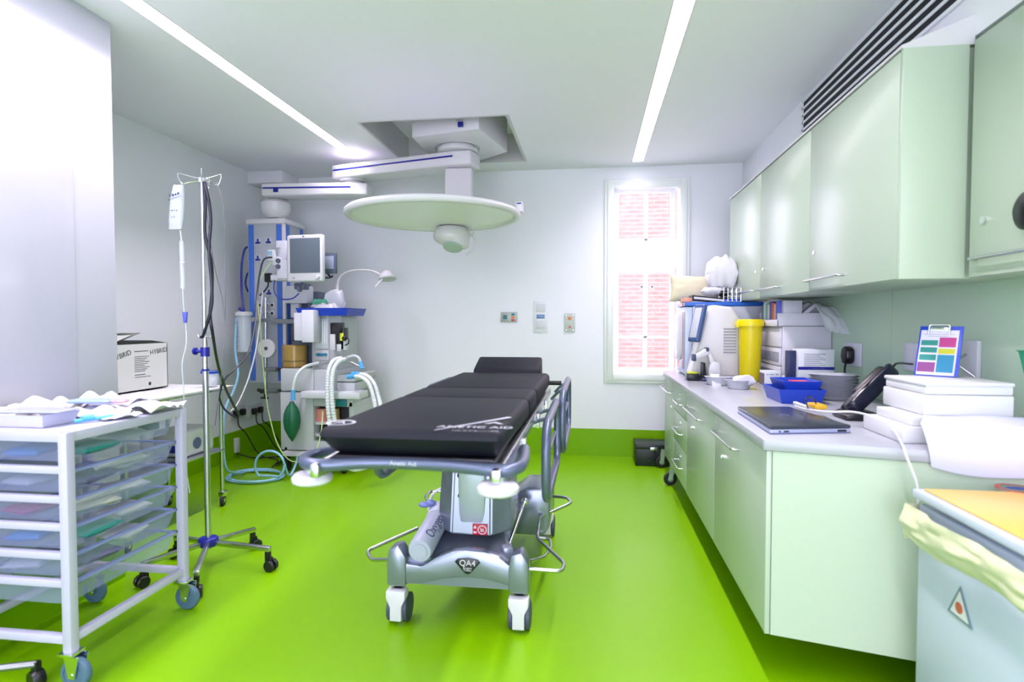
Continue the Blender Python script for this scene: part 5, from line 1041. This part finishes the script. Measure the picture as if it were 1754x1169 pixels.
# stack of pulp dishes
q = PW(1450, 690); group_l = 'stacked grey pulp dishes'
first = None
for k in range(13):
    if first is None:
        first = tag(kidney(MB(), (q.x, q.y+.13, WZ), .25, .17, .022, .15).build('pulp_dish', m_pulp), 'grey pulp dish at the bottom of the stack beside the phone', 'dish', group_l)
    else:
        copy_tree(first, (.002*math.sin(k*3), .002*math.cos(k*5), .0098*k), 'grey pulp dish in the middle of the stack beside the phone' if k < 12 else 'grey pulp dish topmost of the stack beside the phone')
# laptop
lp = thing('laptop', 'closed black and silver laptop lying at the near corner of the worktop', 'laptop', P(1360, 720, z=WZ))
A, B, C_, D_ = [P(a, b, z=.931) for a, b in ((1263, 697), (1352, 697), (1458, 729), (1319, 731))]
pl_ = [(v.x, v.y) for v in (A, B, C_, D_)]
lb = MB().prism(pl_, WZ+.001, WZ+.018, 'Z', .005, seg=3); o = lb.build('base', mat('laptop_silver', '#a8b0d0', .3, .4), lp)
cxx = sum(v[0] for v in pl_)/4; cyy = sum(v[1] for v in pl_)/4; sh = lambda f: [((x-cxx)*f+cxx, (y-cyy)*f+cyy) for x, y in pl_]
lid = MB().prism(sh(1.005), WZ+.0185, WZ+.031, 'Z', .006, seg=3).build('lid', mat('laptop_lid', '#2a303e', .25), lp)
MB().prism(sh(.985), WZ-.0005, WZ+.004, 'Z').build('feet_line', m_dblue, lp)
dd = (C_ - D_).normalized()
b = MB(); nrm = Vector((dd.y, -dd.x, 0)); Mp = frame(Vector((D_.x, D_.y, WZ+.0095)) + nrm*.0006, dd, (0, 0, 1))
L_ = (C_-D_).length
b.box((.035, -.003, -.001), (.042, .003, .001), M=Mp).box((.055, -.003, -.001), (.075, .003, .001), M=Mp).box((L_-.055, -.004, -.001), (L_-.02, .004, .001), M=Mp).build('ports', m_dark, lp)
rg_ = MB().lathe([(.014, 0), (.014, .0004), (.018, .0004), (.018, 0)], (cxx, cyy, WZ+.0312), seg=28, cap=False).marks('--', .024, frame((cxx, cyy, WZ+.0314), (1, 0, 0), (0, 1, 0)), .0002); rg_.build('lid_logo', mat('logo_grey', '#6a7080', .3), lid)
# telephone
ph = thing('telephone', 'black desk phone with its handset on a steep stand behind the laptop', 'phone', PW(1480, 720))
q = PW(1475, 722)
b = MB(); b.prism([(q.x-.06, WZ), (q.x+.10, WZ), (q.x+.09, WZ+.03), (q.x+.0, WZ+.045), (q.x-.06, WZ+.02)], q.y+.0, q.y+.16, 'Y', .01); b.build('base', m_dark, ph)
p0, p1 = P(1450, 708, y=q.y+.06), P(1528, 632, y=q.y+.12)
dv = (p1-p0); Lp = dv.length; Mh = frame(p0, dv, Vector((.3, -.9, .35)).cross(dv))
b = MB(Mh); b.box((0, -.035, -.03), (Lp*.95, .035, .012), .02, 3); b.build('body', m_dark, ph)
b = MB(Mh); b.prism([(Lp*.02, .0), (Lp*.12, .03), (Lp*.5, .024), (Lp*.85, .034), (Lp*1.02, .01), (Lp*.98, -.012), (Lp*.5, .008), (Lp*.1, -.006)], -.03, .035, 'Y', .012, M=Matrix.Translation((0, 0, .012))); b.build('handset', mat('phone_gloss', '#171a2c', .2), ph)
b = MB(Mh); b.box((Lp*.35, -.034, -.075), (Lp*1.0, .034, -.02), .022, 3); b.build('rear_stand', m_dark, ph)
cable('phone_cord', 'dark cord from the phone up to the socket on the green wall', [p1, p1 + Vector((.05, .06, .02)), P(1560, 624, x=1.56), P(1568, 625, x=1.585)], .005, m_dark)
# white cable over the laptop
tag(MB().tube([P(1362, 696, z=.94), P(1382, 702, z=.95), P(1420, 706, z=.955), P(1460, 706, z=.96), P(1500, 716, z=.955), P(1530, 738, z=.935), P(1546, 763, y=2.085), P(1553, 783, y=2.05), P(1562, 805, y=2.04), P(1570, 828, y=2.035), P(1573, 850, y=2.03), P(1573, 900, y=2.03)], .0045, n=10).box(P(1365, 692, z=.935), P(1378, 700, z=.935) + Vector((0, 0, .012)), .003).build('white_cable', m_white2), 'white cable from behind the laptop over the worktop edge towards the bin', 'cable')
tag(MB().box(P(1396, 702, z=.94), P(1405, 698, z=.94) + Vector((0, .02, .02)), .003).build('yellow_plug', mat('orange_yellow', '#d8a820', .4)), 'small yellow plug behind the laptop beside the blue trays', 'plug')
cable('thin_lead', 'thin black lead looping over the blue trays to the yellow plug', [P(1400, 700, z=.945), P(1396, 688, z=.97), P(1388, 680, z=1.0), P(1380, 684, z=1.0), P(1384, 700, z=.945)], .003, m_dark)
# wall sockets on the green panel
def wsock(px, py, label, w_=.075):
    q = P(px, py, x=RX-.012); t = thing('wall_socket', label, 'socket', (RX-.02, q.y, q.z-.07))
    MB().box((RX-.024, q.y-w_, q.z-.07), (RX-.0125, q.y+w_, q.z+.07), .004).build('plate', mat('socket_white', '#cfd0e0', .35), t)
    return q
q = wsock(1463, 607, 'white wall socket with a black plug on the green panel, behind the pulp dishes', .11)
pg = MB().prism([(q.y-.05, q.z-.03), (q.y-.02, q.z-.06), (q.y+.02, q.z-.06), (q.y+.045, q.z-.02), (q.y+.04, q.z+.03), (q.y, q.z+.05), (q.y-.045, q.z+.03)], RX-.075, RX-.0255, 'X', .012)
tag(pg.build('mains_plug', m_dark), 'black mains plug in the socket on the pale green panel', 'plug')
cable('mains_lead', 'short black lead hanging from the plug on the green panel', [(RX-.06, q.y, q.z-.06), (RX-.06, q.y+.01, q.z-.10), (RX-.07, q.y-.03, q.z-.15), (RX-.10, q.y-.06, q.z-.17)], .006, m_dark)
wsock(1563, 612, 'white wall socket on the green panel, half hidden behind the clipboard', .06)
q = P(1668, 612, x=RX-.012); t = thing('wall_bracket', 'grey metal wall bracket behind the right edge of the clipboard', 'bracket', (RX-.04, q.y, q.z-.08))
MB().box((RX-.03, q.y-.05, q.z-.09), (RX-.0125, q.y+.04, q.z+.07), .003).build('plate', m_grey, t); MB().path([(RX-.03, q.y+.02, q.z+.01), (RX-.09, q.y, q.z-.02), (RX-.03, q.y-.04, q.z-.08)], .006).build('clip', m_steel, t)
# white boxes with the clipboard
m_wb = mat('white_box', '#cfd2d4', .5)
x0, x1 = P(1583, 690, y=2.26).x, P(1738, 690, y=2.26).x; zA, zB, zC = P(1650, 714, y=2.26).z, P(1650, 678, y=2.26).z, P(1650, 656, y=2.26).z
tag(MB().box((x0-.09, 2.22, WZ), (x1-.02, 2.52, zA-.035), .003).build('flat_carton', m_wb), 'flat white carton on the worktop, at the bottom under the white polystyrene boxes', 'box')
tag(MB().box((x0-.05, 2.235, zA-.034), (x1-.03, 2.50, zA-.001), .003).build('flat_carton', m_wb), 'smaller flat white carton lying on the wider one, under the white boxes', 'box')
bA = tag(MB().box((x0, 2.26, zA), (min(x1, 1.58), 2.56, zB), .006).build('white_box', m_wb), 'lower of two big white boxes stacked near the right end of the worktop', 'box')
tag(MB().box((x0+.005, 2.262, zB+.001), (min(x1, 1.58)-.002, 2.55, zC-.012), .006).box((x0, 2.257, zC-.014), (min(x1, 1.58), 2.555, zC), .005).build('white_box', m_wb), 'upper lidded white box of the two stacked near the right end of the worktop', 'box')
cp = thing('clipboard', 'blue clipboard with a coloured chart propped on the white boxes against the wall', 'clipboard', P(1600, 650, y=2.6))
c0, c1, c2, c3 = P(1566, 642, y=2.545), P(1638, 642, y=2.45), P(1651, 549, y=2.47), P(1574, 562, y=2.60)
c0.z = c1.z = zC + .002
ex = (c1-c0); W_ = ex.length; Mc = frame(c0, ex, (c3-c0)); Hc = (c3-c0).dot(Vector((Mc[0][1], Mc[1][1], Mc[2][1])))
MB(Mc).box((-.003, 0, -.006), (W_+.004, Hc+.008, -.001), .002).build('board', m_blue, cp)
o = MB(Mc).box((.004, .004, -.0008), (W_-.008, Hc-.01, .0006)).build('paper', mat('chart_paper', '#c9c9e0', .5), cp)
def blk(n, hx, u0, v0, u1, v1): MB(Mc).box((W_*u0, Hc*v0, .0005), (W_*u1, Hc*v1, .0012)).build(n, mat(n+'_ink', hx, .5), o)
blk('green_block', '#1c8078', .06, .63, .47, .74); blk('green_block', '#1c8078', .06, .48, .47, .59); blk('green_block', '#1c8078', .06, .32, .47, .44); blk('purple_block', '#7c3878', .04, .08, .47, .28)
blk('magenta_block', '#a82c78', .50, .60, .90, .80); blk('yellow_block', '#b4b420', .50, .46, .90, .57); blk('cyan_block', '#167ca0', .50, .08, .90, .44)
b = MB(Mc); b.box((W_*.1, Hc*.86, .0006), (W_*.85, Hc*.865, .001)).box((W_*.2, Hc*.82, .0006), (W_*.7, Hc*.825, .001)); b.build('chart_heading', mat('ink'), o)
MB(Mc).path([(W_*.22, Hc-.03, .004), (W_*.22, Hc+.012, .006), (W_*.72, Hc+.012, .006), (W_*.72, Hc-.03, .004)], .004, .01).box((W_*.25, Hc-.015, .0), (W_*.69, Hc+.004, .006), .002).build('clip', m_chrome, cp)
# hanging paper over the worktop edge
xs0 = P(1583, 716, y=2.2).x
hp_ = MB(); 
def hangf(u, v):
    xl = P(1583, 716, y=2.25).x + (P(1586, 740, y=2.075).x - P(1583, 716, y=2.25).x) * min(1, v/.25)
    yf = nearY(xl + (1.55 - xl) * u) - .022
    if v < .25: y = 2.258 + (yf - 2.258) * v/.25; z = zA + .004 - .004*(v/.25)
    else: w = (v-.25)/.75; y = yf - .012*math.sin(w*3); z = zA - w*(.145+.02*math.sin(u*4)); xl += .035*w
    return (xl + (1.55 - xl) * u, y, z - .003*math.sin(u*9))
hp_.sheet(1, 1, hangf, 24, 28, .003)
tag(hp_.build('hanging_paper', mat('lilac_white_paper', '#cacbe2', .5)), 'large white sheet hanging from the white boxes over the worktop end', 'paper')
# green tray at the right edge
q = P(1752, 602, x=1.5); gt = tag(MB().lathe([(0, 0), (.03, 0), (.045, .075), (.055, .08), (.041, .078), (.027, .004), (0, .004)], (q.x+.04, q.y, q.z-.078), cap=False).build('green_cup', mat('sea_green', '#139068', .4)), 'green plastic cup at the right edge of the picture beside the wall', 'cup')
MBx = MB().box((q.x+.02, q.y-.03, q.z-.09), (RX-.013, q.y+.03, q.z-.0785), .003); tag(MBx.build('cup_shelf', m_cabin), 'small pale shelf under the green cup on the wall', 'shelf')

# ---------------------------------------------------------------- waste bin with the yellow lid
bn_ = thing('clinical_waste_bin', 'white metal clinical waste bin with a yellow lid at the lower right', 'bin', (1.27, 1.7, 0))
BXx, BYf, BYn, BTz = 1.018, 1.995, 1.42, .787
MB().box((BXx+.012, BYn, .02), (1.50, BYf-.01, BTz-.03), .008).build('body', mat('bin_white', '#b4c2d4', .4), bn_)
lid = MB().box((BXx-.002, BYn-.01, BTz-.012), (1.51, BYf, BTz+.014), .004).build('lid_rim', mat('lid_rim_grey', '#bcc6d8', .35), bn_)
MB().box((BXx+.02, BYn+.01, BTz+.0142), (1.49, BYf-.02, BTz+.020), .003).build('lid', mat('lid_yellow', '#d8b45c', .3), bn_)
q = P(1742, 837, z=BTz+.021); b = MB().lathe([(.045, 0), (.045, .001), (.055, .001), (.055, 0)], (q.x, q.y, BTz+.020), cap=False, seg=28); b.build('warning_ring', mat('red_plastic'), bn_)
MB().lathe([(.018, 0), (.02, .001), (0, .001)], (q.x, q.y, BTz+.0202), seg=20, sx=1.6, sy=.8).build('warning_symbol', m_dblue, bn_)
def bagf(u, v):
    y = BYf + .004 - u*(BYf-BYn+.0); bul = .018 + .02*math.sin(v*math.pi) + .012*abs(noise.noise(Vector((u*5, v*2, 4))))
    z = BTz - .035 - v*(.105+.012*math.sin(u*7)) ; x = BXx - .002 - bul - .012*noise.noise(Vector((u*4+v*2, v*5, 9))) + .012*v
    return (x, y, z)
bg_ = MB().sheet(1, 1, bagf, 60, 14, .003)
def bagg(u, v):
    x = BXx - .02 + u*.47; return (x, BYf + .003 + .008*math.sin(v*math.pi) + .01*noise.noise(Vector((u*6, v*3, 2))), BTz - .035 - v*.11)
bg_.sheet(1, 1, bagg, 30, 10, .003)
o = tag(bg_.build('bin_bag', mat('yellow_bag_film', '#c6cba6', .35)), 'pale yellow bin bag folded over the rim of the waste bin', 'bag')
qa = P(1645, 1035, x=BXx+.011); ts = MB(); 
ts.prism([(qa.y-.055, qa.z-.045), (qa.y+.055, qa.z-.045), (qa.y, qa.z+.05)], BXx+.009, BXx+.0125, 'X'); o = ts.build('hazard_sticker', mat('sticker_edge', '#5f7a88', .5), bn_)
MB().prism([(qa.y-.041, qa.z-.038), (qa.y+.041, qa.z-.038), (qa.y, qa.z+.036)], BXx+.008, BXx+.0095, 'X').build('sticker_face', mat('sticker_face', '#cfd4d8', .5), o)
MB().lathe([(0, 0), (.016, 0), (.016, .001), (0, .001)], (BXx+.0078, qa.y, qa.z-.012), (-1, 0, 0), seg=20).build('sticker_symbol', mat('sticker_red', '#b8583c', .5), o)
